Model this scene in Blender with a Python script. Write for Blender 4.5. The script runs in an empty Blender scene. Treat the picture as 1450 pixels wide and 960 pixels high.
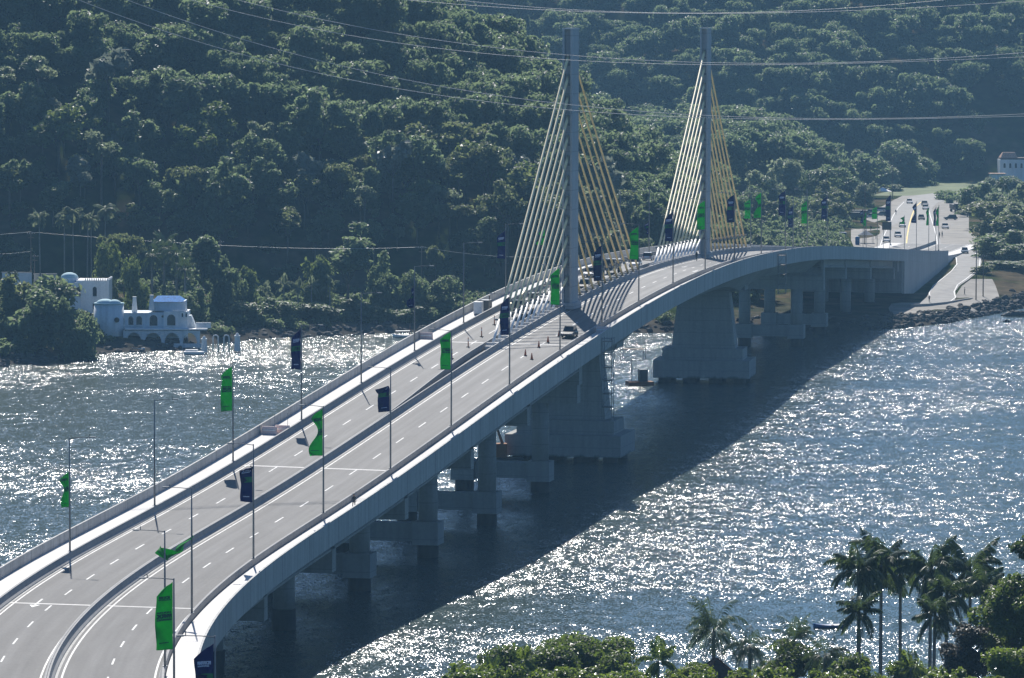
import bpy, math, random
import numpy as np
from mathutils import Vector, Matrix
R_ = math.radians
scene = bpy.context.scene
COL = scene.collection
rng = random.Random(11)
PI = math.pi

# ---------------------------------------------------------------- camera
F, CX, CY = 6525.0, 725.0, 480.0        # focal length and centre in photo pixels (1450 x 960)
CAM_Z, YH, ROLL = 70.7, 28.5, 0.0026
PITCH = math.atan((CY - YH) / F)
cd = bpy.data.cameras.new('camera'); cam = bpy.data.objects.new('camera', cd); COL.objects.link(cam)
cd.sensor_width = 36.0; cd.lens = F / 1450.0 * 36.0; cd.clip_start = 1.0; cd.clip_end = 12000.0
cam.matrix_world = Matrix.Translation((0, 0, CAM_Z)) @ Matrix.Rotation(PI / 2 - PITCH, 4, 'X') @ Matrix.Rotation(ROLL, 4, 'Z')
scene.camera = cam
CP, SP, CR, SR = math.cos(PITCH), math.sin(PITCH), math.cos(ROLL), math.sin(ROLL)

def ray(px, py):
    x, y = px - CX, py - CY
    x, y = x * CR + y * SR, -x * SR + y * CR
    return (x / F, CP + (-y / F) * SP, -SP + (-y / F) * CP)
def at(px, py, Y):                       # point on the line of sight at ground distance Y
    r = ray(px, py); k = Y / r[1]
    return Vector((r[0] * k, Y, CAM_Z + r[2] * k))
def gpt(px, py, z=0.0):                  # point on the line of sight at height z
    r = ray(px, py); k = (z - CAM_Z) / r[2]
    return Vector((r[0] * k, r[1] * k, z))
def proj(p):
    dz = p[2] - CAM_Z
    dep = p[1] * CP - dz * SP; up = p[1] * SP + dz * CP
    x, y = F * p[0] / dep, -F * up / dep
    return CX + x * CR - y * SR, CY + x * SR + y * CR

# ---------------------------------------------------------------- bridge alignment (natural cubic splines over Y)
def mkspl(K, v):
    K = np.array(K, float); v = np.array(v, float); n = len(K); h = np.diff(K)
    A = np.eye(n); b = np.zeros(n)
    for i in range(1, n - 1):
        A[i, i-1] = h[i-1]; A[i, i] = 2*(h[i-1]+h[i]); A[i, i+1] = h[i]
        b[i] = 6*((v[i+1]-v[i])/h[i]-(v[i]-v[i-1])/h[i-1])
    M = np.linalg.solve(A, b)
    def f(x):
        i = int(min(max(np.searchsorted(K, x) - 1, 0), n - 2)); a = K[i+1]-x; c = x-K[i]
        return float((M[i]*a**3+M[i+1]*c**3)/(6*h[i])+(v[i]/h[i]-M[i]*h[i]/6)*a+(v[i+1]/h[i]-M[i+1]*h[i]/6)*c)
    return f
axX = mkspl([340,400,450,500,550,620,720,850,930,1000,1060,1120,1180,1240,1300],
            [-31.5,-40.0,-41.3,-36.83,-27.74,-12.6,9.38,32.66,45.03,56.72,68.68,82.13,95.61,108.31,120.47])
axZ = mkspl([340,450,540,630,720,810,900,980,1060,1140,1220,1300],
            [12.4,12.24,14.11,20.6,26.49,27.81,25.66,22.6,18.47,13.96,10.0,8.95])
def deckz(D): return axZ(D) - 0.8
def frame(D):
    t = (axX(D + .5) - axX(D - .5)); n = math.sqrt(1 + t * t)
    return axX(D), t, n
def stretch(D):                          # distance correction round the towers
    a = min(max((D-610)/90, 0), 1); b = min(max((D-900)/100, 0), 1)
    return 1 + .03 * a*a*(3-2*a) * (1 - b*b*(3-2*b))
def B(D, u, z=0.0, absz=False):          # point of the bridge: station D, offset u (right +), height z over the road
    x, t, n = frame(D)
    e = -0.0103 - 0.0086 * min(max((600 - D) / 100, 0), 2)
    p = Vector((x + u / n, D - u * t / n, deckz(D) + (0 if absz else z + e * u)))
    s = stretch(D); p = Vector((p.x * s, p.y * s, CAM_Z + (p.z - CAM_Z) * s))
    if absz: p.z = z
    return p
def heading(D):                          # rotation about z of the bridge axis (0 = along +Y)
    return -math.atan(frame(D)[1])
def Dat(px, u, z, lo=380., hi=1290.):    # station where the line (u, z) is seen at photo column px
    best = None; D = lo
    prev = None
    while D <= hi:
        v = proj(B(D, u, z))[0] - px
        if prev is not None and prev * v <= 0:
            return D - 2 * abs(v) / (abs(v) + abs(prev) + 1e-9)
        prev = v; D += 2
    return hi

# ---------------------------------------------------------------- mesh helpers
class MB:
    def __init__(s): s.v = []; s.f = []; s.m = []
    def quad(s, a, b, c, d, m=0):
        i = len(s.v); s.v += [tuple(a), tuple(b), tuple(c), tuple(d)]; s.f.append((i, i+1, i+2, i+3)); s.m.append(m)
    def tri(s, a, b, c, m=0):
        i = len(s.v); s.v += [tuple(a), tuple(b), tuple(c)]; s.f.append((i, i+1, i+2)); s.m.append(m)
    def hull8(s, P, m=0):                # P: bottom 4 (ccw) then top 4
        i = len(s.v); s.v += [tuple(p) for p in P]
        for q in ((3,2,1,0),(4,5,6,7),(0,1,5,4),(1,2,6,5),(2,3,7,6),(3,0,4,7)):
            s.f.append(tuple(i+k for k in q)); s.m.append(m)
    def box(s, c, d, rz=0.0, m=0, taper=1.0, M=None):
        hx, hy, hz = d[0]/2, d[1]/2, d[2]/2; ca, sa = math.cos(rz), math.sin(rz); P = []
        for z, k in ((-hz, 1.0), (hz, taper)):
            for x, y in ((-hx,-hy),(hx,-hy),(hx,hy),(-hx,hy)):
                x *= k; y *= k
                P.append((c[0]+x*ca-y*sa, c[1]+x*sa+y*ca, c[2]+z))
        s.hull8(P, m)
    def bbox(s, D, u, z0, z1, lu, lD, m=0, absz=False):   # box aligned to the bridge
        h = heading(D); p = B(D, u, z0, absz); q = B(D, u, z1, absz)
        s.box((p.x, p.y, (p.z+q.z)/2), (lu, lD, abs(q.z-p.z)), h, m)
    def ring(s, c, ax, r, n, ph=0.0):
        ax = Vector(ax).normalized(); t = Vector((0,0,1)) if abs(ax.z) < .9 else Vector((1,0,0))
        a = ax.cross(t).normalized(); b = ax.cross(a)
        i = len(s.v)
        for k in range(n):
            an = 2*PI*k/n+ph; p = Vector(c)+a*(r*math.cos(an))+b*(r*math.sin(an)); s.v.append(tuple(p))
        return i
    def tube(s, pts, rad, n=6, m=0, cap=True):
        pts = [Vector(p) for p in pts]
        if not hasattr(rad, '__len__'): rad = [rad]*len(pts)
        R = []
        for k, p in enumerate(pts):
            ax = (pts[min(k+1, len(pts)-1)]-pts[max(k-1, 0)])
            R.append(s.ring(p, ax, rad[k], n))
        for a, b in zip(R[:-1], R[1:]):
            for k in range(n):
                s.f.append((a+k, a+(k+1) % n, b+(k+1) % n, b+k)); s.m.append(m)
        if cap:
            s.f.append(tuple(R[0]+k for k in reversed(range(n)))); s.m.append(m)
            s.f.append(tuple(R[-1]+k for k in range(n))); s.m.append(m)
    def cyl(s, c, r, z0, z1, n=16, m=0, r2=None):
        s.tube([(c[0], c[1], z0), (c[0], c[1], z1)], [r, r if r2 is None else r2], n, m)
    def sweep(s, prof, D0, D1, step=4.0, m=0, zf=None):
        n = max(1, int(math.ceil((D1-D0)/step))); k = len(prof(D0) if callable(prof) else prof); base = len(s.v)
        for i in range(n+1):
            D = D0+(D1-D0)*i/n
            pr = prof(D) if callable(prof) else prof
            for q in pr:
                s.v.append(tuple(B(D, q[0], q[1], len(q) > 2 and q[2])))
        for i in range(n):
            for j in range(k):
                a = base+i*k+j; b = base+i*k+(j+1) % k
                s.f.append((a, b, b+k, a+k)); s.m.append(m)
        s.f.append(tuple(base+j for j in range(k))); s.m.append(m)
        s.f.append(tuple(base+n*k+j for j in reversed(range(k)))); s.m.append(m)
    def strip(s, u0, u1, z, D0, D1, step=4.0, m=0):
        n = max(1, int(math.ceil((D1-D0)/step))); base = len(s.v)
        for i in range(n+1):
            D = D0+(D1-D0)*i/n
            s.v.append(tuple(B(D, u0, z))); s.v.append(tuple(B(D, u1, z)))
        for i in range(n):
            a = base+2*i; s.f.append((a, a+1, a+3, a+2)); s.m.append(m)
    def sphere(s, c, r, nu=10, nv=6, m=0, zmin=-1.0):
        rx, ry, rz = r if hasattr(r, '__len__') else (r, r, r); base = len(s.v)
        a0 = math.asin(max(-1, zmin))
        for j in range(nv+1):
            a = a0+(PI/2-a0)*j/nv
            for i in range(nu):
                b = 2*PI*i/nu; s.v.append((c[0]+rx*math.cos(a)*math.cos(b), c[1]+ry*math.cos(a)*math.sin(b), c[2]+rz*math.sin(a)))
        for j in range(nv):
            for i in range(nu):
                s.f.append((base+j*nu+i, base+j*nu+(i+1) % nu, base+(j+1)*nu+(i+1) % nu, base+(j+1)*nu+i)); s.m.append(m)
    def xf(s, M):
        s.v = [tuple(M @ Vector(p)) for p in s.v]; return s
    def mesh(s, name, mats, smooth=False, uv=None):
        me = bpy.data.meshes.new(name); me.from_pydata(s.v, [], s.f)
        for m in (mats if isinstance(mats, (list, tuple)) else [mats]): me.materials.append(m)
        me.polygons.foreach_set('material_index', s.m)
        if smooth: me.polygons.foreach_set('use_smooth', [True]*len(s.f))
        me.update(); return me
    def build(s, name, mats, parent=None, smooth=False):
        return link(name, s.mesh(name, mats, smooth), parent)
def link(name, data, parent=None, loc=None, rz=0.0):
    o = bpy.data.objects.new(name, data); COL.objects.link(o)
    if parent is not None: o.parent = parent
    if loc is not None: o.location = loc
    if rz: o.rotation_euler = (0, 0, rz)
    return o
def tag(o, label, cat, group=None, kind=None):
    o['label'] = label; o['category'] = cat
    if group: o['group'] = group
    if kind: o['kind'] = kind
    return o
def struct(o): o['kind'] = 'structure'; return o
import time as _t; _T0 = _t.time()
def thing(name, label, cat, loc=(0, 0, 0), rz=0.0, group=None):
    return tag(link(name, None, None, loc, rz), label, cat, group)
def copy_thing(root, loc, rz=0.0, label=None, scale=None):
    def cp(o, par):
        c = o.copy(); COL.objects.link(c); c.parent = par
        for k in o.children: cp(k, c)
        return c
    c = cp(root, None); c.location = loc; c.rotation_euler = (0, 0, rz)
    if label: c['label'] = label
    if scale: c.scale = scale if hasattr(scale, '__len__') else (scale,)*3
    return c

# ---------------------------------------------------------------- materials
def nt(name):
    m = bpy.data.materials.new(name); m.use_nodes = True
    n = m.node_tree; b = n.nodes['Principled BSDF']
    return m, n, b
def node(n, t, **kw):
    x = n.nodes.new(t)
    for k, v in kw.items():
        if k in x.inputs: x.inputs[k].default_value = v
        else: setattr(x, k, v)
    return x
def ramp(n, src, stops):
    r = n.nodes.new('ShaderNodeValToRGB'); e = r.color_ramp.elements
    while len(e) < len(stops): e.new(.5)
    for q, (p, c) in zip(e, stops): q.position = p; q.color = (*c, 1) if len(c) == 3 else c
    n.links.new(src, r.inputs[0]); return r.outputs[0]
def coords(n, scale=(1, 1, 1), kind='Object'):
    t = n.nodes.new('ShaderNodeTexCoord'); mp = n.nodes.new('ShaderNodeMapping'); mp.inputs['Scale'].default_value = scale
    n.links.new(t.outputs[kind], mp.inputs[0]); return mp.outputs[0]
def geo_pos(n, scale=(1, 1, 1)):
    t = n.nodes.new('ShaderNodeNewGeometry'); mp = n.nodes.new('ShaderNodeMapping'); mp.inputs['Scale'].default_value = scale
    n.links.new(t.outputs['Position'], mp.inputs[0]); return mp.outputs[0]
def noise(n, vec, scale, detail=3.0, rough=.55, dist=0.0):
    x = n.nodes.new('ShaderNodeTexNoise'); x.inputs['Scale'].default_value = scale; x.inputs['Detail'].default_value = detail
    x.inputs['Roughness'].default_value = rough; x.inputs['Distortion'].default_value = dist
    if vec is not None: n.links.new(vec, x.inputs['Vector'])
    return x
def mixc(n, fac, a, b, mode='MIX'):
    x = n.nodes.new('ShaderNodeMix'); x.data_type = 'RGBA'; x.blend_type = mode
    for s, v in ((x.inputs[0], fac), (x.inputs[6], a), (x.inputs[7], b)):
        if hasattr(v, 'is_output') or hasattr(v, 'links'): n.links.new(v, s)
        else: s.default_value = v if not isinstance(v, tuple) else ((*v, 1) if len(v) == 3 else v)
    return x.outputs[2]
def mul(n, a, b, op='MULTIPLY'):
    x = n.nodes.new('ShaderNodeMath'); x.operation = op
    for s, v in zip(x.inputs, (a, b)):
        if hasattr(v, 'links'): n.links.new(v, s)
        else: s.default_value = v
    return x.outputs[0]
def formwork(m, step, stain=True):
    # casting joints at regular heights and a tide stain near the water
    n = m.node_tree; b = n.nodes['Principled BSDF']; src = b.inputs['Base Color'].links[0].from_socket
    s = n.nodes.new('ShaderNodeSeparateXYZ'); g = n.nodes.new('ShaderNodeNewGeometry'); n.links.new(g.outputs['Position'], s.inputs[0])
    f = mul(n, mul(n, s.outputs[2], 1/step), 0.0, 'FRACT')
    c = mixc(n, ramp(n, f, [(0, (.35, .35, .35)), (.03, (.35, .35, .35)), (.05, (0, 0, 0))]), src, (.13, .13, .125))
    if stain:
        w_ = noise(n, geo_pos(n, (.8, .8, .25)), 1.0, 3).outputs[0]
        t = mul(n, s.outputs[2], mul(n, w_, 1.5), 'SUBTRACT')
        c = mixc(n, ramp(n, mul(n, t, .2, 'MULTIPLY'), [(.0, (.85, .85, .85)), (.12, (0, 0, 0))]), c, (.045, .05, .035))
    n.links.new(c, b.inputs['Base Color'])
def plain(name, col, rough=.6, metal=0.0, var=.12, sc=3.0, spec=None):
    m, n, b = nt(name); c = coords(n)
    f = noise(n, c, sc, 3).outputs[0]
    lo = tuple(x*(1-var) for x in col); hi = tuple(min(1, x*(1+var)) for x in col)
    n.links.new(ramp(n, f, [(.3, lo), (.7, hi)]), b.inputs['Base Color'])
    b.inputs['Roughness'].default_value = rough; b.inputs['Metallic'].default_value = metal
    b.inputs['Specular IOR Level'].default_value = spec if spec is not None else (.5 if rough < .45 else .15)
    return m
def concrete(name, col, streak=.25, rough=.8):
    m, n, b = nt(name)
    big = noise(n, geo_pos(n, (.12, .12, .12)), 1.0, 4).outputs[0]
    st = noise(n, geo_pos(n, (1.1, 1.1, .06)), 1.0, 3, .6).outputs[0]
    fine = noise(n, geo_pos(n, (2.5, 2.5, 2.5)), 1.0, 3).outputs[0]
    c1 = ramp(n, big, [(.3, tuple(x*.86 for x in col)), (.7, tuple(min(1, x*1.1) for x in col))])
    c2 = mixc(n, mul(n, ramp(n, st, [(.42, (0, 0, 0)), (.75, (1, 1, 1))]), streak*2), c1, tuple(x*.55 for x in col))
    c3 = mixc(n, .35, c2, ramp(n, fine, [(.3, tuple(x*.8 for x in col)), (.7, tuple(min(1, x*1.15) for x in col))]))
    n.links.new(c3, b.inputs['Base Color']); b.inputs['Roughness'].default_value = rough; b.inputs['Specular IOR Level'].default_value = .1
    bp = node(n, 'ShaderNodeBump', Strength=.25, Distance=.05); n.links.new(fine, bp.inputs['Height']); n.links.new(bp.outputs[0], b.inputs['Normal'])
    return m
def leafmat(name, dark, light, trans=.52, rough=.55, hue=.0, warm=(.095, .125, .045), spec=.5):
    m, n, b = nt(name)
    g = n.nodes.new('ShaderNodeNewGeometry'); oi = n.nodes.new('ShaderNodeObjectInfo')
    c1 = ramp(n, g.outputs['Random Per Island'], [(.0, dark), (1., light)])
    c2 = mixc(n, ramp(n, oi.outputs['Random'], [(0, (0, 0, 0)), (.55, (.25, .25, .25)), (1, (.75, .75, .75))]), c1, tuple(x*.75 for x in dark))
    pn = noise(n, geo_pos(n, (.02, .02, .02)), 1.0, 2).outputs[0]
    c3 = mixc(n, ramp(n, pn, [(.45, (0, 0, 0)), (.75, (.55, .55, .55))]), c2, warm)
    n.links.new(c3, b.inputs['Base Color'])
    b.inputs['Roughness'].default_value = rough; b.inputs['Specular IOR Level'].default_value = spec
    tr = n.nodes.new('ShaderNodeBsdfTranslucent'); n.links.new(mixc(n, .5, c3, tuple(min(1, x*1.6) for x in light)), tr.inputs[0])
    mx = n.nodes.new('ShaderNodeMixShader'); mx.inputs[0].default_value = trans
    out = n.nodes['Material Output']
    n.links.new(b.outputs[0], mx.inputs[1]); n.links.new(tr.outputs[0], mx.inputs[2]); n.links.new(mx.outputs[0], out.inputs[0])
    return m

M = {}
M['conc'] = concrete('pale_concrete', (.40, .40, .385), .42)
M['barrier'] = concrete('barrier_concrete', (.29, .29, .285), .3)
M['tower'] = concrete('grey_tower_concrete', (.42, .435, .44), .25)
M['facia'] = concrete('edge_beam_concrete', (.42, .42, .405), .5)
n = M['facia'].node_tree; b = n.nodes['Principled BSDF']; src = b.inputs['Base Color'].links[0].from_socket
sxyz = n.nodes.new('ShaderNodeSeparateXYZ'); gq = n.nodes.new('ShaderNodeNewGeometry'); n.links.new(gq.outputs['Position'], sxyz.inputs[0])
jf = mul(n, mul(n, sxyz.outputs[1], .2), 0.0, 'FRACT')
n.links.new(mixc(n, ramp(n, jf, [(0, (.75, .75, .75)), (.022, (.75, .75, .75)), (.026, (0, 0, 0))]), src, (.10, .10, .10)), b.inputs['Base Color'])
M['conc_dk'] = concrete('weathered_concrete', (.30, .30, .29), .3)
M['conc_walk'] = concrete('walkway_concrete', (.58, .57, .55), .12)
formwork(M['conc_dk'], 2.4); formwork(M['tower'], 3.1, False)
M['pile'] = concrete('wet_dark_pile', (.05, .05, .048), .4)
M['steel'] = plain('galvanised_steel', (.19, .20, .21), .55, .2)
M['white'] = plain('white_paint', (.78, .77, .73), .5)
M['cream'] = plain('cream_pipe', (.92, .74, .40), .5, var=.05, spec=1.0)
M['yellow_pipe'] = plain('yellow_pipe', (.74, .58, .26), .5, var=.1, spec=.8)
M['black'] = plain('black_rubber', (.02, .02, .02), .7)
M['dark'] = plain('dark_paint', (.025, .028, .032), .35)
M['glass'] = plain('dark_glass', (.02, .025, .03), .08, var=0)
M['orange'] = plain('orange_plastic', (.55, .13, .04), .5)
M['pinkpl'] = plain('faded_orange_plastic', (.70, .55, .50), .6)
M['rust'] = plain('rusty_steel', (.22, .10, .05), .8)
M['bluebox'] = plain('blue_plastic', (.02, .12, .38), .5)
M['bluepaint'] = plain('blue_boat_paint', (.02, .09, .22), .4)
M['limeW'] = concrete('limewash_wall', (.80, .80, .78), .28)
M['limeB'] = concrete('bluish_limewash', (.64, .70, .73), .36)
M['domeB'] = concrete('pale_blue_dome', (.40, .56, .60), .2)
M['blueroof'] = plain('blue_tiles', (.03, .16, .42), .85, var=.4, sc=2)
M['tile'] = plain('terracotta_tiles', (.34, .22, .16), .8, var=.4, sc=2)
M['thatch'] = plain('brown_shingles', (.09, .06, .045), .8, var=.35, sc=3)
M['wood'] = plain('grey_timber', (.16, .13, .10), .8)
M['bark'] = plain('grey_bark', (.13, .115, .095), .9, var=.3)
M['palmbark'] = plain('pale_palm_bark', (.22, .21, .19), .85, var=.25)
M['skin'] = plain('skin', (.36, .20, .13), .6)
M['cloth_dk'] = plain('dark_clothes', (.03, .03, .035), .9)
M['cloth_wh'] = plain('light_clothes', (.5, .48, .45), .9)
M['green_flag'] = plain('green_flag_cloth', (.02, .36, .06), .75, var=.06)
M['blue_flag'] = plain('navy_flag_cloth', (.012, .018, .13), .75, var=.06)
for k in ('green_flag', 'blue_flag'):
    n = M[k].node_tree; b = n.nodes['Principled BSDF']; tr = n.nodes.new('ShaderNodeBsdfTranslucent')
    n.links.new(b.inputs['Base Color'].links[0].from_socket, tr.inputs[0])
    mx = n.nodes.new('ShaderNodeMixShader'); mx.inputs[0].default_value = .6
    n.links.new(b.outputs[0], mx.inputs[1]); n.links.new(tr.outputs[0], mx.inputs[2]); n.links.new(mx.outputs[0], n.nodes['Material Output'].inputs[0])
M['navy_ink'] = plain('navy_ink', (.008, .012, .06), .8)
M['white_ink'] = plain('white_ink', (.55, .62, .8), .8)
M['green_ink'] = plain('green_ink', (.02, .16, .07), .8)
M['carwhite'] = plain('white_car_paint', (.6, .6, .6), .25, var=.02)
M['cardark'] = plain('dark_car_paint', (.03, .032, .036), .25, var=.02)
M['carblue'] = plain('blue_car_paint', (.05, .10, .16), .25, var=.02)
M['cargrey'] = plain('grey_car_paint', (.22, .22, .22), .25, var=.02)
M['lamp_glass'] = plain('lamp_glass', (.6, .6, .55), .1, var=0)
M['leaf_a'] = leafmat('forest_leaves', (.056, .092, .040), (.170, .220, .105))
M['leaf_b'] = leafmat('pale_forest_leaves', (.082, .115, .060), (.21, .245, .14))
M['leaf_c'] = leafmat('olive_leaves', (.056, .080, .032), (.150, .175, .070))
M['leaf_d'] = leafmat('yellow_green_leaves', (.060, .095, .022), (.140, .180, .050), .45, .55)
M['leaf_e'] = leafmat('silvery_leaves', (.10, .125, .09), (.21, .235, .185), .35, .5)
M['leaf_f'] = leafmat('garden_leaves', (.032, .062, .010), (.125, .175, .032), .45, .45)
M['leaf_l'] = leafmat('lime_leaves', (.065, .11, .012), (.17, .23, .03), .45, .4)
M['leaf_r'] = leafmat('reddish_leaves', (.030, .030, .018), (.085, .070, .045), .25, .5)
M['palm'] = leafmat('palm_fronds', (.024, .048, .012), (.080, .120, .032), .35, .45)
M['palm_dry'] = leafmat('dry_frond', (.10, .065, .03), (.22, .14, .06), .3, .6)
M['rock'] = concrete('dark_rock', (.075, .072, .068), .2)
# ---------------------------------------------------------------- light, sky, haze
SUN_EL, SUN_AZ = R_(42.0), R_(-6.0)       # azimuth measured from +Y towards +X
w = bpy.data.worlds.new('World'); scene.world = w; w.use_nodes = True
wn = w.node_tree; sk = wn.nodes.new('ShaderNodeTexSky'); sk.sky_type = 'NISHITA'; sk.sun_disc = False
sk.sun_elevation = SUN_EL; sk.sun_rotation = SUN_AZ; sk.altitude = 50; sk.air_density = 1.0; sk.dust_density = .9; sk.ozone_density = 6.0
tint = wn.nodes.new('ShaderNodeMix'); tint.data_type = 'RGBA'; tint.blend_type = 'MULTIPLY'; tint.inputs[0].default_value = 1; tint.inputs[7].default_value = (.70, .96, 1.20, 1)
wn.links.new(sk.outputs[0], tint.inputs[6]); wn.links.new(tint.outputs[2], wn.nodes['Background'].inputs[0]); wn.nodes['Background'].inputs[1].default_value = .056
sd = bpy.data.lights.new('sun', 'SUN'); sd.energy = 5.0; sd.angle = R_(.5); sd.color = (1.0, .945, .87)
so = bpy.data.objects.new('sun', sd); COL.objects.link(so)
sdir = Vector((math.sin(SUN_AZ)*math.cos(SUN_EL), math.cos(SUN_AZ)*math.cos(SUN_EL), math.sin(SUN_EL)))
so.rotation_euler = sdir.to_track_quat('Z', 'Y').to_euler(); so.location = (0, 800, 500)
vs = scene.view_settings; vs.view_transform = 'Standard'; vs.look = 'None'; vs.exposure = .70; vs.gamma = 1.0
scene.display_settings.display_device = 'sRGB'
cy = scene.cycles
cy.use_denoising = True; cy.denoiser = 'OPENIMAGEDENOISE'; cy.denoising_input_passes = 'RGB_ALBEDO_NORMAL'; cy.denoising_prefilter = 'ACCURATE'; cy.max_bounces = 6; cy.diffuse_bounces = 2; cy.glossy_bounces = 2; cy.transmission_bounces = 4
cy.transparent_max_bounces = 4; cy.volume_bounces = 0; cy.sample_clamp_indirect = 4.0; cy.caustics_reflective = False; cy.caustics_refractive = False
cy.use_adaptive_sampling = False; cy.sample_clamp_direct = 0.0

hz = MB(); hz.box((30, 1350, 72), (1500, 2760, 156))
hm = bpy.data.materials.new('haze_air'); hm.use_nodes = True; hn = hm.node_tree; hn.nodes.clear()
ho = hn.nodes.new('ShaderNodeOutputMaterial'); hv = hn.nodes.new('ShaderNodeVolumePrincipled')
hv.inputs['Color'].default_value = (.36, .69, 1.0, 1); hv.inputs['Density'].default_value = .000092; hv.inputs['Anisotropy'].default_value = .0
hn.links.new(hv.outputs[0], ho.inputs['Volume'])
haze = hz.build('haze', hm); tag(haze, 'thin blue haze hanging over the channel and hills', 'haze', kind='stuff')

# ---------------------------------------------------------------- terrain
SHX = [-400,-150,-104,-89,-72,-58.5,-28,12,36,60,87,101.6,127,157,230,500]
SHY = [900,915,937,974,986,1019,1042,1045,1042,1050,1058,1078,1140,1172,1185,1200]
def shore(X): return np.interp(X, SHX, SHY)
def sstep(a, b, x):
    t = np.clip((x-a)/(b-a), 0, 1); return t*t*(3-2*t)
def vnoise(X, Y, s, seed=0):
    x = X/s; y = Y/s; xi = np.floor(x).astype(int); yi = np.floor(y).astype(int); fx = x-xi; fy = y-yi
    fx = fx*fx*(3-2*fx); fy = fy*fy*(3-2*fy)
    def h(a, b):
        v = np.sin(a*127.1+b*311.7+seed*74.7)*43758.5453; return v-np.floor(v)
    return (h(xi, yi)*(1-fx)+h(xi+1, yi)*fx)*(1-fy)+(h(xi, yi+1)*(1-fx)+h(xi+1, yi+1)*fx)*fy
RX = [-500,-330,-200,-120,-75,-46,-24,-2,13,29,42,60,90]
RZ = [120,112,100,94,84,72,62,52,40,25,15,7,4]
def ground(X, Y):
    X = np.asarray(X, float); Y = np.asarray(Y, float)
    d = Y-shore(X)
    z = np.clip(d/9, -1.2, 1)*2.0
    left = 1-sstep(20, 60, X)
    z = z+np.clip((d-10)/60, 0, 1)*(6.5*left)+np.clip((Y-1112)/112, 0, 1)*(1-left)*6.0*np.clip(d/55, 0, 1)
    z = z+left*np.clip((d-8)/40, 0, 1)*1.2*(vnoise(X, Y, 14, 5)-.5)
    foot = 1085+10*(vnoise(X, Y*0, 40, 2)-.5)+12*sstep(0, 40, X)
    rid = np.interp(X, RX, RZ)
    up = np.clip((Y-foot)/(1238-foot), 0, 1); up = .35*up+.65*up**.62
    down = 1-.9*sstep(1260, 1480, Y)
    bump = 1+.22*(vnoise(X, Y, 38, 3)-.5)+.12*(vnoise(X, Y, 17, 4)-.5)
    z = z+np.maximum(rid-6, 0)*up*down*bump
    mid = 17*np.exp(-((X-72)/38)**2-((Y-1640)/170)**2)*(1-sstep(95, 122, X))
    z = z+mid
    fb = np.interp(X, [-400, 0, 60, 110, 160, 400], [1780, 1790, 1785, 1785, 1805, 1820])
    hb = np.interp(X, [-400, -100, 60, 200, 400], [150, 142, 130, 120, 120])
    ub = np.clip((Y-fb)/290, 0, 1); ub = .35*ub+.65*ub**.62
    z = z+hb*ub*(1+.16*(vnoise(X, Y, 60, 6)-.5)+.10*(vnoise(X, Y, 24, 7)-.5))
    return z
def gz(x, y): return float(ground(np.array([x]), np.array([y]))[0])
GYS = np.arange(1040, 2200, 2.0)
def ghit(px, py, dz=0.0, ymin=1040.):   # first point of the terrain on the line of sight
    r = ray(px, py); k = GYS/r[1]; z = CAM_Z+r[2]*k; g_ = ground(r[0]*k, GYS)+dz
    i = int(np.argmax((z < g_) & (GYS >= ymin))) or len(GYS)-1
    f = 0.0
    if i > 0:
        d0, d1 = z[i-1]-g_[i-1], z[i]-g_[i]; f = d0/(d0-d1) if d0 > 0 > d1 else 1.0
    Y = GYS[i-1]+2.0*f; q = Y/r[1]
    return Vector((r[0]*q, Y, CAM_Z+r[2]*q))
xs = np.arange(-330, 421, 7.5); ys = np.concatenate([np.arange(880, 1500, 6.), np.arange(1500, 2421, 12.)])
GX, GY = np.meshgrid(xs, ys); GZ = ground(GX, GY); nx_ = len(xs)
vv = np.stack([GX, GY, GZ], -1).reshape(-1, 3)
ii = np.arange(len(ys)-1)[:, None]*nx_+np.arange(nx_-1)[None, :]
ff = np.stack([ii, ii+1, ii+1+nx_, ii+nx_], -1).reshape(-1, 4)
me = bpy.data.meshes.new('terrain'); me.from_pydata(vv.tolist(), [], ff.tolist())
me.polygons.foreach_set('use_smooth', [True]*len(ff))
tm, n, b = nt('undergrowth_ground')
f = noise(n, geo_pos(n, (.25, .25, .25)), 1.0, 5, .6).outputs[0]
f2 = noise(n, geo_pos(n, (.045, .045, .045)), 1.0, 4, .6).outputs[0]
c = ramp(n, f, [(.3, (.012, .020, .008)), (.55, (.030, .045, .014)), (.75, (.060, .065, .030))])
c = mixc(n, ramp(n, f2, [(.46, (0, 0, 0)), (.58, (.8, .8, .8))]), c, ramp(n, f, [(.3, (.05, .04, .028)), (.7, (.13, .10, .07))]))
gsep = n.nodes.new('ShaderNodeSeparateXYZ'); gp = n.nodes.new('ShaderNodeNewGeometry'); n.links.new(gp.outputs['Position'], gsep.inputs[0])
lowf = ramp(n, mul(n, gsep.outputs['Z'], .25), [(.35, (1, 1, 1)), (.75, (0, 0, 0))])
stone = ramp(n, f, [(.3, (.03, .029, .026)), (.7, (.085, .08, .07))])
n.links.new(mixc(n, lowf, c, stone), b.inputs['Base Color']); b.inputs['Roughness'].default_value = .95; b.inputs['Specular IOR Level'].default_value = 0
me.materials.append(tm)
struct(link('hills', me))

# near shore under the foreground trees
ns = MB()
NP = [(-22, 432), (-8, 447), (10, 458), (30, 466), (48, 470), (70, 474), (110, 480), (200, 490)]
for (x0, y0), (x1, y1) in zip(NP[:-1], NP[1:]):
    ns.quad((x0, y0, -.6), (x1, y1, -.6), (x1+.0, y1-10, 2.2), (x0, y0-10, 2.2))
    ns.quad((x0, y0-10, 2.2), (x1, y1-10, 2.2), (x1, y1-70, 7), (x0, y0-70, 7))
    ns.quad((x0, y0-70, 7), (x1, y1-70, 7), (x1, y1-190, 24), (x0, y0-190, 24))
struct(ns.build('near_shore_ground', tm, None, True))

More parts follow.
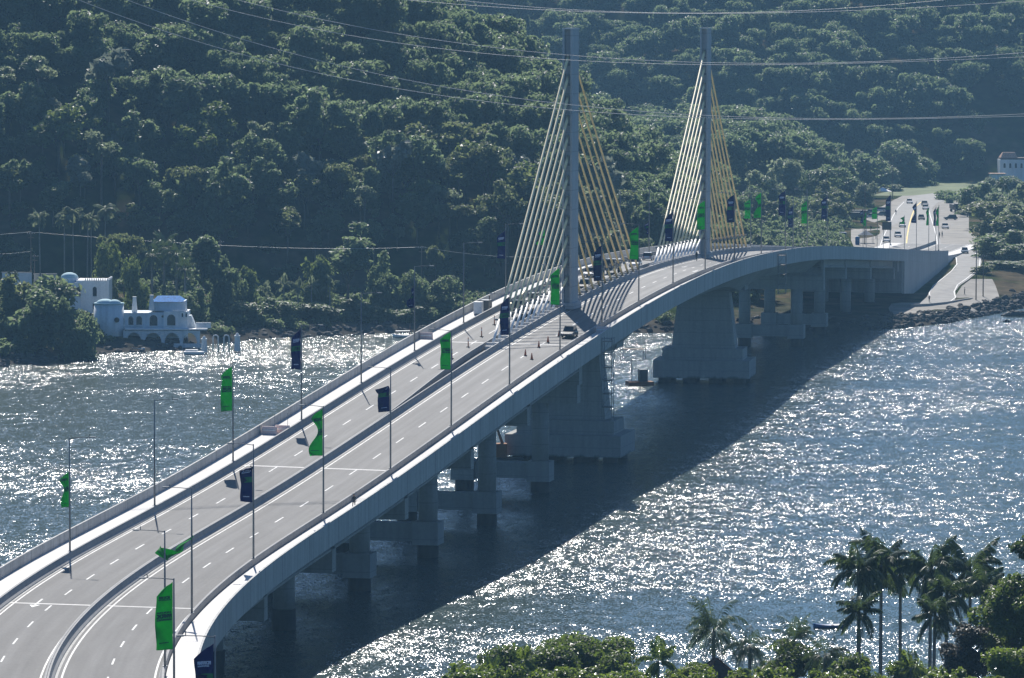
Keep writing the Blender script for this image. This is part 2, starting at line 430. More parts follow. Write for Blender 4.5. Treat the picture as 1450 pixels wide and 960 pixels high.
# ---------------------------------------------------------------- water
wm, n, b = nt('sea_water')
b.inputs['Base Color'].default_value = (.030, .054, .053, 1); b.inputs['IOR'].default_value = 1.333
b.inputs['Roughness'].default_value = .155
def slopes(scale, sx, sy, detail, rough=.6):
    t = noise(n, geo_pos(n, (sx, sy, 1)), scale, detail, rough)
    v = n.nodes.new('ShaderNodeVectorMath'); v.operation = 'SUBTRACT'; v.inputs[1].default_value = (.5, .5, .5)
    n.links.new(t.outputs['Color'], v.inputs[0]); return v.outputs[0]
def vscale(v, s):
    x = n.nodes.new('ShaderNodeVectorMath'); x.operation = 'SCALE'; n.links.new(v, x.inputs[0])
    if hasattr(s, 'links'): n.links.new(s, x.inputs['Scale'])
    else: x.inputs['Scale'].default_value = s
    return x.outputs[0]
def vadd(a, c):
    x = n.nodes.new('ShaderNodeVectorMath'); n.links.new(a, x.inputs[0]); n.links.new(c, x.inputs[1]); return x.outputs[0]
patch = noise(n, geo_pos(n, (.010, .030, 1)), 1.0, 4, .55, .6).outputs[0]
patch2 = noise(n, geo_pos(n, (.045, .16, 1)), 1.0, 3, .6, .5).outputs[0]
wind = mul(n, mul(n, patch, .65), mul(n, patch2, .35), 'ADD')
gpos = n.nodes.new('ShaderNodeSeparateXYZ'); gg = n.nodes.new('ShaderNodeNewGeometry'); n.links.new(gg.outputs['Position'], gpos.inputs[0])
def calm(cx, cy, rx, ry, k):            # a sheltered, smoother stretch of water
    dx = mul(n, mul(n, gpos.outputs[0], cx, 'SUBTRACT'), 1/rx); dy = mul(n, mul(n, gpos.outputs[1], cy, 'SUBTRACT'), 1/ry)
    r2 = mul(n, mul(n, dx, dx), mul(n, dy, dy), 'ADD')
    return mul(n, mul(n, mul(n, r2, -1.0), 0.0, 'ADD'), 0.0) if k == 0 else mul(n, mul(n, 2.718, mul(n, r2, -1.0), 'POWER'), k)
surf = mul(n, mul(n, calm(108, 1045, 45, 40, .12), calm(-62, 985, 75, 30, .07), 'ADD'), calm(42, 612, 45, 36, .055), 'ADD')
shel = mul(n, mul(n, calm(30, 553, 42, 13, .16), calm(-72, 810, 85, 110, .19), 'ADD'), mul(n, calm(85, 745, 50, 45, .075), calm(-62, 645, 36, 40, .09), 'ADD'), 'ADD')
wind = mul(n, mul(n, wind, shel, 'SUBTRACT'), surf, 'ADD')
amp = ramp(n, wind, [(.34, (.42, .42, .42)), (.45, (.70, .70, .70)), (.54, (.95, .95, .95)), (.62, (1.15, 1.15, 1.15))])
sl = vadd(vadd(vscale(slopes(1.0, 4.2, 2.0, 3.0), 2.15), vscale(slopes(1.0, .6, .3, 2.0), .75)), vscale(slopes(1.0, .06, .05, 2), .10))
grp = noise(n, geo_pos(n, (.55, .20, 1)), 1.0, 2, .5, .4).outputs[0]
sl = vscale(vscale(sl, amp), ramp(n, grp, [(.30, (.62, .62, .62)), (.70, (1.3, 1.3, 1.3))]))
flat = n.nodes.new('ShaderNodeVectorMath'); flat.operation = 'MULTIPLY'; flat.inputs[1].default_value = (1.0, 1.15, 0); n.links.new(sl, flat.inputs[0])
up = n.nodes.new('ShaderNodeVectorMath'); up.inputs[1].default_value = (0, 0, 1); n.links.new(flat.outputs[0], up.inputs[0])
nz = n.nodes.new('ShaderNodeVectorMath'); nz.operation = 'NORMALIZE'; n.links.new(up.outputs[0], nz.inputs[0])
n.links.new(nz.outputs[0], b.inputs['Normal'])
wa = MB(); wa.quad((-700, 100, 0), (700, 100, 0), (700, 1300, 0), (-700, 1300, 0))
struct(wa.build('water', wm))
print('part 2', round(_t.time()-_T0, 1))
# ---------------------------------------------------------------- the bridge
bridge = thing('bridge', 'long cable-stayed concrete bridge with two slim towers crossing the channel', 'bridge')
UL, UR = -14.44, 12.64
D0 = 330.; A0, D1 = Dat(1281., UR, 1.35, 1060., 1290.), Dat(1343., UR, 1.35, 1060., 1290.)
T1, T2 = 720., 878.
UT = -.35; UA = -1.45                                # centre line of towers and stays
TRN, TRF = 674., 1003.                    # transition piers
# asphalt with station/offset attributes
def asphalt(name, ua, ub):
    us = np.linspace(ua, ub, 7); Ds = np.arange(D0, 1296.1, 3.0)
    V = []; at_u = []; at_s = []; Fc = []
    for D in Ds:
        for u in us: V.append(tuple(B(D, u, 0.0))); at_u.append(u); at_s.append(D)
    k = len(us)
    for i in range(len(Ds)-1):
        for j in range(k-1):
            a = i*k+j; Fc.append((a, a+1, a+1+k, a+k))
    me = bpy.data.meshes.new(name); me.from_pydata(V, [], Fc)
    A = me.attributes.new('bu', 'FLOAT', 'POINT'); A.data.foreach_set('value', at_u)
    A = me.attributes.new('bs', 'FLOAT', 'POINT'); A.data.foreach_set('value', at_s)
    me.materials.append(M['asphalt']); link(name, me, bridge)
am, n, b = nt('grey_new_asphalt')
def attr(nm):
    a = n.nodes.new('ShaderNodeAttribute'); a.attribute_name = nm; return a.outputs['Fac']
def comb(x, y):
    c = n.nodes.new('ShaderNodeCombineXYZ'); n.links.new(x, c.inputs[0]); n.links.new(y, c.inputs[1]); return c.outputs[0]
tr1 = noise(n, comb(mul(n, attr('bu'), 1.1), mul(n, attr('bs'), .022)), 1.0, 4, .6).outputs[0]
tr2 = noise(n, comb(mul(n, attr('bu'), .35), mul(n, attr('bs'), .05)), 1.0, 4, .6, .6).outputs[0]
gr = noise(n, geo_pos(n, (3, 3, 3)), 1.0, 4, .7).outputs[0]
c1 = ramp(n, tr1, [(.28, (.050, .051, .051)), (.5, (.112, .113, .112)), (.72, (.195, .194, .19))])
c2 = mixc(n, .5, c1, ramp(n, tr2, [(.3, (.095, .094, .092)), (.7, (.215, .213, .207))]))
trk = mul(n, mul(n, mul(n, mul(n, attr('bu'), 1.5, 'SUBTRACT'), 2*PI/2.05), 0.0, 'COSINE'), .5)
c2 = mixc(n, ramp(n, mul(n, trk, .5, 'ADD'), [(.45, (0, 0, 0)), (1, (.30, .30, .30))]), c2, (.07, .069, .067))
stationf = ramp(n, mul(n, mul(n, attr('bs'), 470, 'SUBTRACT'), 1/300.), [(0, (.60, .60, .61)), (1, (1.08, 1.08, 1.08))])  # asphalt tone rises with station: darker near end, lighter far end
c2 = mixc(n, 1.0, c2, stationf, 'MULTIPLY')
c3 = mixc(n, .2, c2, ramp(n, gr, [(.3, (.10, .10, .10)), (.7, (.25, .247, .24))]))
n.links.new(c3, b.inputs['Base Color']); b.inputs['Roughness'].default_value = .75; b.inputs['Specular IOR Level'].default_value = .12
M['asphalt'] = am
M['mark'] = plain('road_paint', (.56, .56, .54), .7, var=.25, sc=1.5)
M['mark_y'] = plain('yellow_road_paint', (.6, .42, .08), .6)
asphalt('left_carriageway', -10.1, -1.02); asphalt('right_carriageway', -.22, 9.05)
# slab with edge beam, both sides
s = MB()
s.sweep([(UL, -1.55), (UR, -1.55), (UR, -.02), (UL, -.02)], D0, D1, 4); s.build('deck_slab', M['facia'], bridge)
s = MB(); s.sweep([(UR-.22, -.015), (UR+.003, -.015), (UR+.003, 1.35), (UR-.22, 1.35)], D0, D1, 4); s.build('parapet', M['facia'], bridge)
s = MB(); s.sweep([(UL-.003, -.015), (UL+.22, -.015), (UL+.22, 1.35), (UL-.003, 1.35)], D0, D1, 4); s.build('parapet', M['facia'], bridge)
s = MB(); s.sweep([(9.72, -.01), (UR-.225, -.01), (UR-.225, .16), (9.72, .16)], D0, D1, 4); s.build('walkway', M['conc_walk'], bridge)
s = MB(); s.sweep([(UL+.225, -.01), (-10.82, -.01), (-10.82, .16), (UL+.225, .16)], D0, D1, 4); s.build('walkway', M['conc_walk'], bridge)
def jersey(uc, flip, a, z, nm='road_barrier'):   # flip: side of the sloping foot
    s = MB(); k = flip
    pr = [(uc-.13*k, -.012), (uc+.42*k, -.012), (uc+.40*k, .10), (uc+.2*k, .32), (uc+.10*k, .92), (uc-.13*k, .92)]
    if k < 0: pr = pr[::-1]
    s.sweep(pr, a, z, 4); s.build(nm, M['barrier'], bridge)
jersey(9.5, -1, D0, D1); jersey(-10.6, 1, D0, D1)
WD0 = 618.                                 # the median opens from here
def wid(D):
    return 1.85*float(sstep(WD0-20, 665, np.array(D)))*(1-float(sstep(985, 1040, np.array(D))))
s = MB(); s.sweep([(-.78, -.012), (-.28, -.012), (-.30, .10), (-.48, .32), (-.56, .92), (-.74, .92)], D0, 1296, 4); s.build('median_barrier', M['barrier'], bridge)
s = MB(); s.sweep(lambda D: [(-1.28-wid(D), -.012), (-.785-wid(D)*0.999, -.012), (-.78-wid(D), .91), (-.96-wid(D), .91), (-1.04-wid(D), .32), (-1.24-wid(D), .10)], D0, 1050, 4); s.build('median_barrier', M['barrier'], bridge)
s = MB()                                   # pale kerb at the foot of the barriers
s.strip(-.27, -.02, .006, D0, 1296); s.strip(-10.17, -9.95, .006, D0, D1); s.build('gutter', M['conc'], bridge)
# painted lines
s = MB()
for u in (-9.66, .36, 8.72): s.strip(u-.09, u+.09, .008, D0, 1296)
Dd = D0
while Dd < 1290:
    a = max(wid(Dd)-.0, 0)
    nseg = [Dd, min(Dd+6, 1290)]
    q = [B(nseg[0], -1.62-wid(nseg[0]), .009), B(nseg[0], -1.45-wid(nseg[0]), .009), B(nseg[1], -1.45-wid(nseg[1]), .009), B(nseg[1], -1.62-wid(nseg[1]), .009)]
    s.quad(*q); Dd += 6
for u in (-5.72, 4.5):
    Dd = 338.
    while Dd < 1285:
        s.strip(u-.09, u+.09, .008, Dd, Dd+4, 4); Dd += 12
for u, D in ((-7.4, 462.), (2.6, 822.), (6.6, 806.), (6.5, 838.)):   # lane arrows
    s.strip(u-.1, u+.1, .0085, D, D+4.5, 5); a = B(D, u-.55, .0085); c_ = B(D, u+.55, .0085); e = B(D-1.8, u, .0085); s.tri(a, e, c_)
s.build('road_marking', M['mark'], bridge)
# expansion joints
PIERS = [497., 533., 570., 606., 640., TRN]
FARP = [TRF, 1042., 1083., 1121.]; print('abutment', A0, D1)
for D in (463., 570., 676., 997.):
    s = MB(); s.strip(-10.1, -1.1-wid(D), .007, D-.28, D+.28, 1); s.strip(-.2, 9.05, .007, D-.28, D+.28, 1)
    s.build('expansion_joint', M['conc_walk'], bridge)
# towers
for T in (T1, T2):
    h = heading(T); zt = 43.6; s = MB()
    p = B(T, UT, -1.0); q = B(T, UT, zt)
    W, L = 1.62, 5.6
    ca, sa = math.cos(h), math.sin(h)
    zc, hz0 = (p.z+q.z)/2, q.z-p.z
    for sx in (-1, 1):                     # two side plates with a recessed web between them
        s.box((p.x+sx*(W/2-.17)*ca, p.y+sx*(W/2-.17)*sa, zc), (.34, L, hz0), h)
    s.box((p.x, p.y, zc-.03), (W-.68, L-1.7, hz0-.06), h)
    # foot collar
    f0 = B(T, UT, 0); s.box((f0.x, f0.y, f0.z+.55), (2.5, L+1.2, 1.0), h)
    tw = s.build('tower', M['tower'], bridge)
    c = MB(); c.box((q.x, q.y, q.z+.12), (W+.16, L+.16, .22), h); c.build('tower_cap', M['conc_walk'], tw)
    rod = MB(); rod.tube([(q.x+.3, q.y, q.z+.2), (q.x+.3, q.y, q.z+3.6)], .03, 5); rod.build('lightning_rod', M['steel'], tw)
# stays
NS = 12
def stays(T, sgn, near, far, mat, mname):
    t = frame(T)[1]; n_ = frame(T)[2]
    for i in range(NS):
        D = T+sgn*(near+(far-near)*i/(NS-1)); zt = 5.0+(39.3-5.0)*i/(NS-1)
        a = B(D, UA, .7)
        top = B(T, UT, zt); d = Vector((t/n_, 1/n_, 0)); top = top+d*(sgn*2.3)
        top.z = B(T, UT, zt).z
        v = (top-a); Lg = v.length; v.normalize()
        s = MB()
        k = 5.6
        sag = lambda f: a+v*(Lg*f)-Vector((0, 0, 1))*(Lg*.004*4*f*(1-f))
        pts = [sag(k/Lg+(1-k/Lg-.03)*j/6) for j in range(7)]+[top]
        s.tube(pts, .185, 8); o = s.build('stay_cable', M[mat], bridge, True)
        s = MB(); s.tube([a-v*.5, a+v*k], [.21, .19], 8); s.build('anchor_pipe', M['white'] if sgn < 0 else M[mat], o, True)
        s = MB(); s.tube([top-v*2.6, top+v*.2], [.2, .25], 8); s.build('guide_pipe', M['cream'], o, True)
        if i >= 3:
            c = a+v*k; s = MB(); s.box(c, (1.25, .22, .30), heading(D)); s.box((c.x, c.y, c.z-.38), (.34, .34, .5), heading(D)); s.build('damper_box', M['steel'], o)
        s = MB(); s.bbox(D, UA, -.01, .96, 1.9, .55); s.bbox(D+sgn*1.3, UA-.2, -.01, .62, 1.2, 1.0); s.build('anchor_block', M['conc_walk'], bridge)
        s = MB(); c = B(T, UT+.0, zt+.2)+d*(sgn*2.1); s.box((c.x+.22, c.y, c.z-1.4), (.40, .5, .40), heading(T)); s.build('anchor_lug', M['steel'], bridge)
stays(T1, -1, 8.5, 50., 'cream', 'a'); stays(T1, 1, 8.5, 73., 'yellow_pipe', 'b')
stays(T2, -1, 8.5, 65., 'cream', 'a'); stays(T2, 1, 8.5, 86., 'yellow_pipe', 'b')
# girders
def girders(a, z):
    for u in (-10.5, -6.3, -2.1, 2.1, 6.3, 10.4):
        s = MB(); s.sweep([(u-.3, -3.4), (u+.3, -3.4), (u+.3, -3.15), (u+.12, -3.0), (u+.12, -1.8), (u+.5, -1.56), (u-.5, -1.56), (u-.12, -1.8), (u-.12, -3.0), (u-.3, -3.15)], a, z, 12)
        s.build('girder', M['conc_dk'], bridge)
sp = [D0]+PIERS
for a, z in zip(sp[:-1], sp[1:]): girders(a+.9, z-.9)
sp = FARP
for a, z in zip(sp[:-1], sp[1:]): girders(a+.9, z-.9)
girders(FARP[-1]+.9, A0)
# box girder of the cable-stayed part
def hb(D):
    d = min(abs(D-T1), abs(D-T2)); return 3.3+1.9*max(0, 1-d/34.)**1.6
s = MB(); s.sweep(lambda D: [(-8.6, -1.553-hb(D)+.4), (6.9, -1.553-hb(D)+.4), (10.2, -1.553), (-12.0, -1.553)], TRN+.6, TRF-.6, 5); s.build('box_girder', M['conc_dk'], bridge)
# approach piers
def column(D, u, z0, r, nm='column'):
    top = B(D, u, -5.6).z if D not in (TRN, TRF) else B(D, u, -8.2).z
    p = B(D, u, 0); s = MB(); s.cyl((p.x, p.y), r, z0, top, 20); o = s.build(nm, M['conc_dk'], bridge, True)
    return p, o
def pier(D, beam, wet=True, uo=5.6, blk=None):
    deep = D in (TRN, TRF)
    s = MB(); zb = -8.3 if deep else -6.1
    if deep:
        s.bbox(D, -.9, zb, -5.4, 23.4, 2.3); s.bbox(D+(-.5 if D == TRN else .5), -.9, -5.4, -3.5, 23.4, 1.2)
        s.bbox(D, 10.5, -5.4, -1.56, .6, 2.3)
    else: s.bbox(D, -.9, zb, -3.45, 23.4, 1.9)
    s.build('pier_cap', M['conc_dk'], bridge)
    for u in (4.8, -6.6):
        z0 = 3.2 if (beam or wet) else 0
        p, o = column(D, u, 2.4 if not beam else 4.6, 1.28)
        pl = MB(); pl.cyl((p.x, p.y), 1.42, -3, 2.42, 20); pl.build('pile', M['pile'], bridge, True)
    if beam:
        s = MB(); h = heading(D)
        for u in (4.8, -6.6):
            p = B(D, u, 0); s.box((p.x, p.y, 3.2), (3.5, 3.5, 3.0), h)
        a = B(D, 4.8, 0); c = B(D, -6.6, 0); m_ = (a+c)/2
        s.box((m_.x, m_.y, 3.3), (11.4-3.5, 2.2, 2.4), h); s.build('tie_beam', M['conc_dk'], bridge)
for i, D in enumerate(PIERS): pier(D, i >= 2)
pier(460., False)
for i, D in enumerate(FARP): pier(D, i < 2, True)
# tower piers: shaft, two-step pile cap, piles
for T in (T1, T2):
    h = heading(T); c0 = B(T, -.2, 0)
    d = Vector((-math.sin(h), math.cos(h), 0)); x = Vector((math.cos(h), math.sin(h), 0))
    zt = B(T, 0, -5.9).z; P = []
    for z, hw, hl in ((6.5, 6.3, 2.9), (zt, 4.9, 2.4)):
        for a, b_ in ((-1, -1), (1, -1), (1, 1), (-1, 1)):
            q = c0+x*(a*hw)+d*(b_*hl); P.append((q.x, q.y, z))
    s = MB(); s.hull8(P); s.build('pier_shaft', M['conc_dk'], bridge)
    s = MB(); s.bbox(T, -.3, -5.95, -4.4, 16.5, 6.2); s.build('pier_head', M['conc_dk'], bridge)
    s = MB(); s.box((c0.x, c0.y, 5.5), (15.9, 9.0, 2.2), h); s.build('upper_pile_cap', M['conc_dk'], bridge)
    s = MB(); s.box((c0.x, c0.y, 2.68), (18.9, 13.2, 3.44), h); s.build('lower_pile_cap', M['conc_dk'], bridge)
    for a in (-7.4, -2.6, 2.6, 7.4):
        for b_ in (-4.3, 4.3):
            q = c0+x*a+d*b_; s = MB(); s.cyl((q.x, q.y), 1.25, -3, 1.0, 14); s.build('pile', M['pile'], bridge, True)
# abutment and ramp walls at the far end
s = MB(); s.sweep([(UR-.6, -9.5), (UR-.02, -9.5), (UR-.02, -1.56), (UR-.6, -1.56)], A0, D1, 4); s.build('retaining_wall', M['conc'], bridge)
s = MB(); s.sweep([(UL+.02, -9.5), (UL+.6, -9.5), (UL+.6, -1.56), (UL+.02, -1.56)], A0, D1, 4); s.build('retaining_wall', M['conc'], bridge)
s = MB(); s.bbox(A0, -.9, -9.5, -1.6, UR-UL-1.3, 1.2); s.build('abutment_wall', M['conc_dk'], bridge)
s = MB(); s.bbox(A0-2.2, -.9, -4.3, -1.58, UR-UL-2.4, 3.0); s.build('abutment_cap', M['conc_dk'], bridge)
s = MB()
s.sweep([(UL+.3, -3.2), (UR-.3, -3.2), (UR-.3, -.03), (UL+.3, -.03)], D1+.01, 1297, 4); s.build('ramp_fill', M['conc_walk'], bridge)
print('part 3', round(_t.time()-_T0, 1))
# ---------------------------------------------------------------- street lamps
def lamp_proto(name, sx):
    t = thing(name, 'tall grey street lamp', 'street lamp')
    s = MB(); s.tube([(0, 0, 0), (0, 0, 7), (0, 0, 12.4)], [.115, .09, .06], 8); s.build('pole', M['steel'], t, True)
    s = MB(); s.box((0, 0, .03), (.42, .42, .06)); s.build('base_plate', M['steel'], t)
    s = MB(); s.tube([(0, 0, 12.3), (sx*1.1, 0, 12.42), (sx*2.2, 0, 12.46)], [.045, .038, .032], 6); a = s.build('arm', M['steel'], t, True)
    s = MB(); s.box((sx*2.55, 0, 12.48), (.8, .26, .08), 0, 0, .8); l = s.build('lamp_head', M['steel'], a)
    s = MB(); s.box((sx*2.6, 0, 12.415), (.5, .24, .03)); s.build('lens', M['lamp_glass'], l)
    s = MB(); s.tube([(sx*2.2, 0, 12.5), (sx*2.2, 0, 12.8)], .04, 5); s.build('sensor', M['steel'], a)
    return t
lp = {'R': lamp_proto('street_lamp', -1), 'L': lamp_proto('street_lamp', 1)}
used = {'R': False, 'L': False}
ORD = ['first', 'second', 'third', 'fourth', 'fifth', 'sixth', 'seventh', 'eighth', 'ninth', 'tenth', 'eleventh', 'twelfth', 'thirteenth', 'fourteenth', 'fifteenth', 'sixteenth', 'seventeenth', 'eighteenth', 'nineteenth', 'twentieth']
def put_lamp(row, p, rz, label, group):
    if not used[row]:
        used[row] = True; o = lp[row]; o.location = p; o.rotation_euler = (0, 0, rz); o['label'] = label
    else: o = copy_thing(lp[row], p, rz, label)
    o['group'] = group; return o

# ---------------------------------------------------------------- flags
def flag(p, colr, top, hgt, wid_, label, style='full', seed=0, yaw=0.0):
    """cloth hung on a lamp pole at point p; blows towards -x. top = height over p, hgt = drop"""
    r = random.Random(seed); NB, NA = 30, 9
    ph = r.uniform(0, 6.28); lean = r.uniform(-.06, .06)
    def prof(b):                         # reach of the cloth at drop b
        k = min(1, (b/.20)**.75) if b < .20 else 1.0
        k = .10+.90*k
        if style == 'limp': k *= .45+.25*math.sin(b*7+ph)+.12*b
        if style == 'wave': k *= .62+.30*math.sin(b*7.5+1.2)+.1*b
        if style == 'thin': k *= .42+.10*math.sin(b*9)
        return k*wid_*(1+.05*math.sin(b*9+ph))
    def S(a, b, off=0.0):
        w_ = prof(b)
        x = -.10-a*w_; z = top-b*hgt+.10*a*math.sin(3*b+ph)-.16*a*(1-b)*(1 if style == 'full' else 2.2)
        fold = .30 if style == 'full' else .42
        y = fold*a*math.sin(5.2*b*1.1+3.0*a+ph)+.13*a*math.sin(15*b+6*a+ph*2)+.05*math.sin(31*b-4*a+ph)*a
        if style == 'limp': y += .35*math.sin(a*7+b*4+ph)*a
        if style == 'folded' and b < .33:   # the top flops over and down
            f = (0.33-b)/.33
            x -= .75*f*a+.35*f; z -= hgt*.30*f*f+.5*f*a; y -= .35*f
        if style == 'bunched' and b < .25:
            f = (0.25-b)/.25; z -= hgt*.17*f; x -= .3*f*math.sin(b*40+a*5); y += .3*math.sin(b*50+a*4)
        if style == 'crumpled':            # pulled out sideways as a twisted rope of cloth
            x = -.1-b*3.3+.25*math.sin(b*14+a*3); z = top-1.75*math.sin(b*PI*.74)-(.35+.75*b)*(a-.5)*(1+.35*math.sin(b*11))
            y = .45*math.sin(a*5+b*8)+.25*math.sin(b*12)
        return Vector((x, y+off, z))
    s = MB()
    for j in range(NB+1):
        for i in range(NA+1): s.v.append(tuple(S(i/NA, j/NB)))
    for j in range(NB):
        for i in range(NA):
            a = j*(NA+1)+i; s.f.append((a, a+1, a+NA+2, a+NA+1)); s.m.append(0)
    g = colr == 'green'
    o = s.build('flag', M['green_flag' if g else 'blue_flag'], None, True)
    o.location = p; o.rotation_euler = (0, 0, yaw); tag(o, label, 'flag', 'flags flying along the bridge and road')
    sol = o.modifiers.new('cloth', 'SOLIDIFY'); sol.thickness = .012; sol.offset = 0
    if style == 'crumpled': return o
    def patch(mb, a0, a1, b0, b1):
        n_ = 3
        for sg in (-.03, .03):
            for q in range(n_):
                c0 = a0+(a1-a0)*q/n_; c1 = a0+(a1-a0)*(q+1)/n_
                mb.quad(S(c0, b0, sg), S(c1, b0, sg), S(c1, b1, sg), S(c0, b1, sg))
    def textline(mb, a0, a1, b0, b1, nch, gap=.25):
        k = (a1-a0)/nch
        for q in range(nch):
            c0 = a0+k*q; kind = r.random(); e = k*(1-gap); t = (b1-b0)
            for sg in (-.035, .035):
                def Q(x0, x1, y0, y1): mb.quad(S(c0+e*x0, b0+t*y0, sg), S(c0+e*x1, b0+t*y0, sg), S(c0+e*x1, b0+t*y1, sg), S(c0+e*x0, b0+t*y1, sg))
                Q(0, .38, 0, 1)
                if kind < .45: Q(.38, 1, 0, .28); Q(.38, .9, .42, .62); Q(.7, 1, .28, 1)
                elif kind < .75: Q(.38, 1, .72, 1); Q(.38, 1, 0, .26)
                else: Q(.62, 1, 0, 1); Q(.38, .62, .38, .62)
    if g:
        s = MB(); textline(s, .18, .86, .20, .245, 7, .12); textline(s, .10, .90, .25, .265, 12, .2)
        textline(s, .10, .92, .43, .455, 9, .12); textline(s, .06, .92, .465, .525, 7, .10); textline(s, .06, .92, .535, .565, 10, .12)
        textline(s, .25, .85, .885, .90, 10, .1); s.build('lettering', M['navy_ink'], o)
    else:
        s = MB(); textline(s, .14, .84, .245, .295, 7, .10); textline(s, .24, .84, .305, .325, 9, .1)
        textline(s, .25, .75, .865, .885, 9, .1); s.build('lettering', M['white_ink'], o)
        s = MB(); patch(s, .03, .97, .42, .545); bd = s.build('green_band', M['green_ink'], o)
        s = MB(); 
        for sg in (0,): textline(s, .10, .90, .44, .46, 8, .15); textline(s, .08, .92, .475, .52, 7, .15)
        for q in range(len(s.v)):
            v = s.v[q]; s.v[q] = (v[0], v[1]*1.0+(.006 if (q//4) % 2 else -.006), v[2])
        s.build('lettering', M['navy_ink'], bd)
    return o

UB = 9.62; UBL = -10.72
# row, photo column of the pole foot, flag colour, flag style, flag top, drop, width, note
LAMPS = [
 ('R', 300., 'blue', 'full', 13.0, 5.9, 1.55, 'cut by the bottom edge of the picture'),
 ('R', 230., 'green', 'full', 13.3, 6.2, 1.55, 'largest, nearest the bridge end, read against grey asphalt'),
 ('R', 225.5, None, '', 0, 0, 0, ''),
 ('R', 270.5, 'green', 'crumpled', 8.3, 5., 1.2, ''),
 ('R', 359., 'blue', 'bunched', 12.0, 5.3, 1.45, ''),
 ('R', 458., 'green', 'wave', 13.4, 6.1, 1.75, ''),
 ('R', 553., 'blue', 'folded', 12.3, 4.6, 1.6, ''),
 ('R', 639., 'green', 'full', 13.4, 5.4, 1.45, ''),
 ('R', 721.5, 'blue', 'full', 13.3, 5.8, 1.35, ''),
 ('R', 793., 'green', 'full', 13.3, 6.1, 1.4, ''),
 ('R', 852.5, 'blue', 'full', 13.2, 6.1, 1.4, ''),
 ('R', 904.5, 'green', 'full', 13.3, 6.0, 1.5, ''),
 ('R', 953., 'blue', 'full', 13.3, 5.6, 1.45, ''),
 ('R', 998.5, 'green', 'full', 13.3, 5.6, 1.5, ''),
 ('R', 1040., 'blue', 'full', 13.3, 5.7, 1.5, ''),
 ('R', 1078., 'green', 'wave', 13.3, 5.6, 1.7, ''),
 ('R', 1112., 'blue', 'full', 13.4, 5.7, 1.45, ''),
 ('R', 1143., 'green', 'full', 11.2, 5.6, 1.3, ''),
 ('R', 1171., 'blue', 'full', 12.6, 5.6, 1.3, ''),
 ('L', 99., 'green', 'thin', 9.7, 4.4, 1.9, ''),
 ('L', 219., None, '', 0, 0, 0, ''),
 ('L', 330., 'green', 'full', 12.9, 6.0, 1.55, ''),
 ('L', 427., 'blue', 'full', 13.2, 6.0, 1.35, ''),
 ('L', 511.5, None, '', 0, 0, 0, ''),
 ('L', 587., 'blue', 'limp', 10.5, 3.6, 1.5, ''),
 ('L', 656.5, None, '', 0, 0, 0, ''),
 ('L', 716., 'blue', 'full', 12.6, 5.2, 1.4, ''),
 ('L', 772., 'green', 'wave', 10.0, 3.0, 1.6, ''),
 ('L', 829.5, None, '', 0, 0, 0, ''),
 ('L', 878., None, '', 0, 0, 0, ''),
 ('L', 919., 'blue', 'limp', 7.0, 3.2, 1.3, ''),
 ('L', 1123., 'blue', 'full', 11.0, 5.6, 1.25, ''),
]
cnt = {'R': 0, 'L': 0}; nfl = 0; fcnt = {}
side = {'R': 'right-hand barrier', 'L': 'left-hand barrier'}
STY = {'full': 'spread feather', 'wave': 'wavy feather', 'folded': 'folded-over', 'bunched': 'bunched-up', 'limp': 'limp', 'thin': 'narrow furled', 'crumpled': 'torn crumpled'}
for row, px, col, sty, top, hgt, wd, note in LAMPS:
    u = UB if row == 'R' else UBL
    if row == 'R' and px < 300.1:
        D = {300.: 341., 230.: 378., 225.5: 415., 270.5: 453.}[px]
    else:
        lo = 440. if px < 260 else 400.
        D = Dat(px, u, .93, lo, 1150.)
    p = B(D, u, .93); h = heading(D)
    i = cnt[row]; cnt[row] += 1
    lab = f'grey street lamp on the {side[row]}, {ORD[i]} of its row from the near end'
    yaw = h*.3
    put_lamp(row, p, h, lab, 'street lamps along the bridge')
    if col:
        nfl += 1
        j = fcnt.get((row, col), 0); fcnt[(row, col)] = j+1
        lab = f'{STY[sty]} {"navy blue" if col == "blue" else "bright green"} flag, {ORD[j]} {col} one from the near end on the {side[row]}'
        flag(p, col, top*.91, hgt*.91, wd*.91, lab, sty, 31*nfl+i, yaw)
print('lamps', [(r, round(Dat(p, UB if r == 'R' else UBL, .93, 440 if p < 260 else 400, 1150), 1)) for r, p, *_ in LAMPS])
# slim flag poles beyond the bridge end
def flagpole(p, hgt, label, group='poles beside the far road'):
    t = thing('flag_pole', label, 'flag pole', p, 0, group)
    s = MB(); s.tube([(0, 0, 0), (0, 0, hgt)], [.09, .06], 6); s.build('pole', M['steel'], t, True)
    s = MB(); s.box((0, 0, .15), (.5, .5, .3)); s.build('base', M['conc'], t)
FARF = [(1100., 281, 310, 356, 'green', 'full', 6.0, 'green flag half hidden behind a taller navy one at the bridge crest'),
        (1222., 295, 316, 349, 'blue', 'thin', 0, 'navy flag beside a pale green one near the canopy tent'),
        (1226.5, 300, 320, 350, 'green', 'limp', 0, 'pale green flag beside a narrow navy one near the canopy tent'),
        (1242., 293, 310, 350, 'green', 'full', 0, 'short bright green flag above the parked cars beside the far road'),
        (1261., 276, 313, 351, 'blue', 'full', 0, 'tall navy flag above the black board at the far road'),
        (1280.5, 306, 317, 352, 'green', 'limp', 0, 'small drooping green flag over the far road, right of the black board'),
        (1297.5, 286, 316, 353, 'blue', 'wave', 0, 'dark wavy flag over the middle of the far road'),
        (1315., 293, 319, 354, 'green', 'thin', 0, 'narrow green flag right of the dark wavy one on the far road'),
        (1325., 293, 320, 354, 'blue', 'thin', 0, 'narrow navy flag next to the rightmost green one on the far road'),
        (1329., 291, 320, 354, 'green', 'thin', 0, 'rightmost narrow green flag on the far road')]
